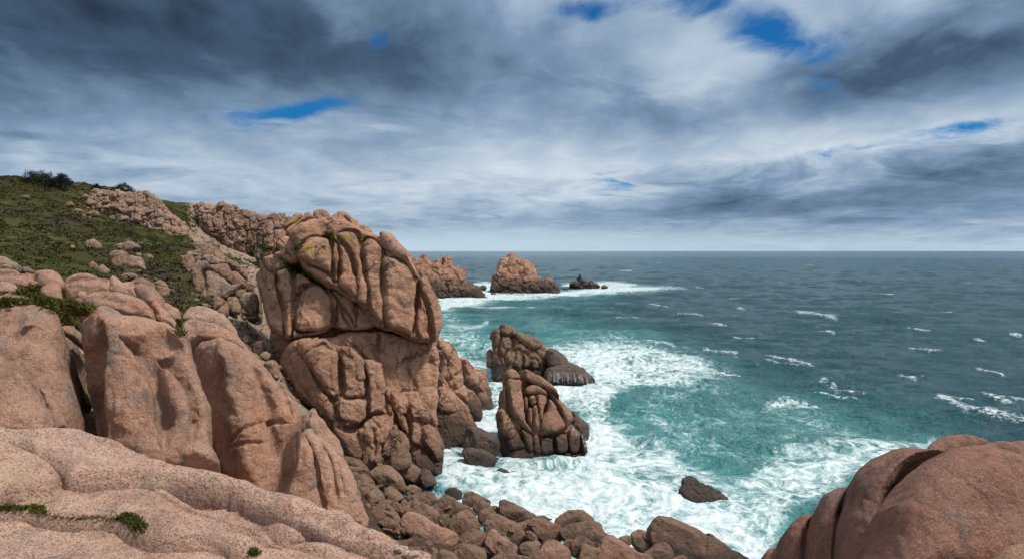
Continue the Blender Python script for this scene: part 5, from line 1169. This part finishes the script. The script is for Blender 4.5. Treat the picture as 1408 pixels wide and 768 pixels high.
# ------------------------------------------------------------------ sky
SUN = Vector((.46, -.15, .875)).normalized()
el = math.asin(SUN.z); az = math.atan2(SUN.x, SUN.y)
w = bpy.data.worlds.new('World'); sc.world = w; w.use_nodes = True
t = NT(w.node_tree); t.n.clear()
outn = t.n.new('ShaderNodeOutputWorld'); bg_ = t.n.new('ShaderNodeBackground'); t.l.new(bg_.outputs[0], outn.inputs[0]); bg_.inputs[1].default_value = .1
sky = t.n.new('ShaderNodeTexSky'); sky.sky_type = 'NISHITA'; sky.sun_disc = False; sky.sun_elevation = el; sky.sun_rotation = az; sky.altitude = 20; sky.air_density = 1.0; sky.dust_density = .6; sky.ozone_density = 2.5
dirn = t.n.new('ShaderNodeTexCoord').outputs['Generated']
dx, dy, dz = t.sep(dirn)
zc = t.math('MAXIMUM', dz, 0.0)
yy = t.math('MAXIMUM', dy, .15)
u = t.math('DIVIDE', dx, yy); v = t.math('DIVIDE', zc, yy)
den = t.math('ADD', zc, .075)
q = t.comb(t.math('DIVIDE', dx, den), t.math('DIVIDE', dy, den), 0.0)
# cloud deck, seen in perspective; streets drawn out along one wind
ca, sa = math.cos(.5), math.sin(.5)
qx, qy, _ = t.sep(q)
qa = t.math('ADD', t.math('MULTIPLY', qx, ca), t.math('MULTIPLY', qy, sa)); qb = t.math('SUBTRACT', t.math('MULTIPLY', qy, ca), t.math('MULTIPLY', qx, sa))
qs = t.comb(t.math('MULTIPLY', qa, .75), qb, 0.0)
n1 = t.noise(qs, .75, 4, .5, .4); lv = t.math('LOGARITHM', t.math('ADD', v, .07), 2.718); pu = t.math('DIVIDE', u, t.math('ADD', v, .42)); pv = t.comb(pu, t.math('ADD', t.math('MULTIPLY', lv, .62), t.math('MULTIPLY', pu, -.12)), n1)
n2 = t.noise(pv, 2.3, 7, .58, .25); n3 = t.noise(pv, 8.0, 6, .6, .3); nh = t.noise(pv, 4.5, 7, .62, .4)
pw_ = t.vmath('ADD', pv, t.vmath('SCALE', t.vmath('SUBTRACT', t.noise(pv, 5.0, 5, .6, 0, 1), (.5, .5, .5)), None, .22))
pf = t.vor(pw_, 5.2, 'SMOOTH_F1'); pf2 = t.vor(pw_, 12.0, 'SMOOTH_F1')
wu = t.math('MULTIPLY', t.math('SUBTRACT', n1, .5), .22); wv = t.math('MULTIPLY', t.math('SUBTRACT', n2, .5), .10)
ub = t.math('ADD', u, wu); vb = t.math('ADD', v, wv)
def blob(px, py, rx, ry, ang, amp):
    a = math.radians(ang); c, s = math.cos(a), math.sin(a)
    du = t.math('SUBTRACT', ub, (px-CX)/F); dv = t.math('SUBTRACT', vb, (HY-py)/F)
    e1 = t.math('MULTIPLY', t.math('ADD', t.math('MULTIPLY', du, c), t.math('MULTIPLY', dv, s)), F/rx)
    e2 = t.math('MULTIPLY', t.math('SUBTRACT', t.math('MULTIPLY', dv, c), t.math('MULTIPLY', du, s)), F/ry)
    r2 = t.math('ADD', t.math('MULTIPLY', e1, e1), t.math('MULTIPLY', e2, e2))
    return t.math('MULTIPLY', t.math('EXPONENT', t.math('MULTIPLY', r2, -1.0)), amp)
L = .555
for b in [(80, 20, 330, 110, -10, -.42), (420, 60, 330, 80, -14, -.26), (0, 150, 200, 60, -14, -.10), (330, 160, 220, 35, -14, -.06), (1290, 75, 230, 70, 10, -.36), (1150, 140, 120, 40, -20, -.12), (850, 150, 150, 55, -20, -.20), (720, 20, 160, 60, 0, -.10),
          (950, 90, 160, 60, 15, .20), (1150, 190, 330, 32, 8, .18), (1330, 35, 120, 20, 10, .10), (640, 190, 140, 60, 0, .10), (800, 225, 300, 26, 4, .10), (1330, 250, 320, 38, 6, -.20), (1000, 290, 340, 22, 2, -.12), (200, 215, 300, 40, -8, .06), (600, 285, 300, 25, 0, .05), (1160, 205, 300, 9, 7, .14), (500, 230, 260, 60, 0, .05)]:
    L = t.math('ADD', blob(*b), L)
L = t.math('ADD', L, t.math('MULTIPLY', t.math('SUBTRACT', n1, .5), .30))
L = t.math('ADD', L, t.math('MULTIPLY', t.math('SUBTRACT', n2, .5), .52))
L = t.math('ADD', L, t.math('MULTIPLY', t.math('SUBTRACT', n3, .5), .20))
L = t.math('ADD', L, t.math('MULTIPLY', t.math('SUBTRACT', .42, pf), .17))
L = t.math('ADD', L, t.math('MULTIPLY', t.math('SUBTRACT', .42, pf2), .10))
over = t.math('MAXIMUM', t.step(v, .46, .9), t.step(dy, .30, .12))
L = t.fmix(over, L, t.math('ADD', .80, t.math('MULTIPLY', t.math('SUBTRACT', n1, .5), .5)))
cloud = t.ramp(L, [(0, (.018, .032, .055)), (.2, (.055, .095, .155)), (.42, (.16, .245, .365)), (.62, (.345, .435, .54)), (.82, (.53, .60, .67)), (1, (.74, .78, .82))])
hole = 0.0
for b in [(1030, 40, 150, 52, -25, 1.2), (400, 142, 105, 18, 4, 1.05), (510, 55, 30, 18, 20, .8), (1340, 178, 95, 14, 10, .95), (1140, 209, 60, 9, 6, .75), (850, 240, 80, 9, 5, .7), (790, 2, 80, 16, 0, .75)]:
    hole = t.math('ADD', blob(*b), hole)
hole = t.step(t.math('ADD', hole, t.math('MULTIPLY', t.math('SUBTRACT', nh, .5), 2.4)), .34, 1.2)
blue = t.mix(1.0, sky.outputs[0], (.07, .42, .72, 1), 'MULTIPLY')
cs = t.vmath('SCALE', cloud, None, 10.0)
hz = t.step(v, .050, .008)
hl = t.math('MULTIPLY', hz, t.step(u, .55, -.25, .55, .95))
cs = t.mix(hl, cs, (4.4, 5.6, 6.4, 1))
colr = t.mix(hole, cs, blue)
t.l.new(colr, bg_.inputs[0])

sd = bpy.data.lights.new('sun', 'SUN'); sd.energy = 4.3; sd.angle = math.radians(8); sd.color = (1, .93, .83)
so = bpy.data.objects.new('sun', sd); COL.objects.link(so); so.rotation_euler = SUN.to_track_quat('Z', 'Y').to_euler(); so.location = (0, 0, 60)

# ------------------------------------------------------------------ camera
cd = bpy.data.cameras.new('camera'); cam = bpy.data.objects.new('camera', cd); COL.objects.link(cam)
cam.location = CAM; cam.rotation_euler = (math.radians(90), 0, 0)
cd.sensor_width = 36; cd.lens = 36*F/1408; cd.shift_y = -(384-HY)/1408; cd.clip_start = .05; cd.clip_end = 200000
sc.camera = cam
sc.view_settings.view_transform = 'Standard'; sc.view_settings.look = 'None'; sc.view_settings.gamma = 1; sc.view_settings.exposure = .27; sc.view_settings.use_curve_mapping = False
sc.cycles.max_bounces = 5; sc.cycles.diffuse_bounces = 3; sc.cycles.glossy_bounces = 2; sc.cycles.use_denoising = True
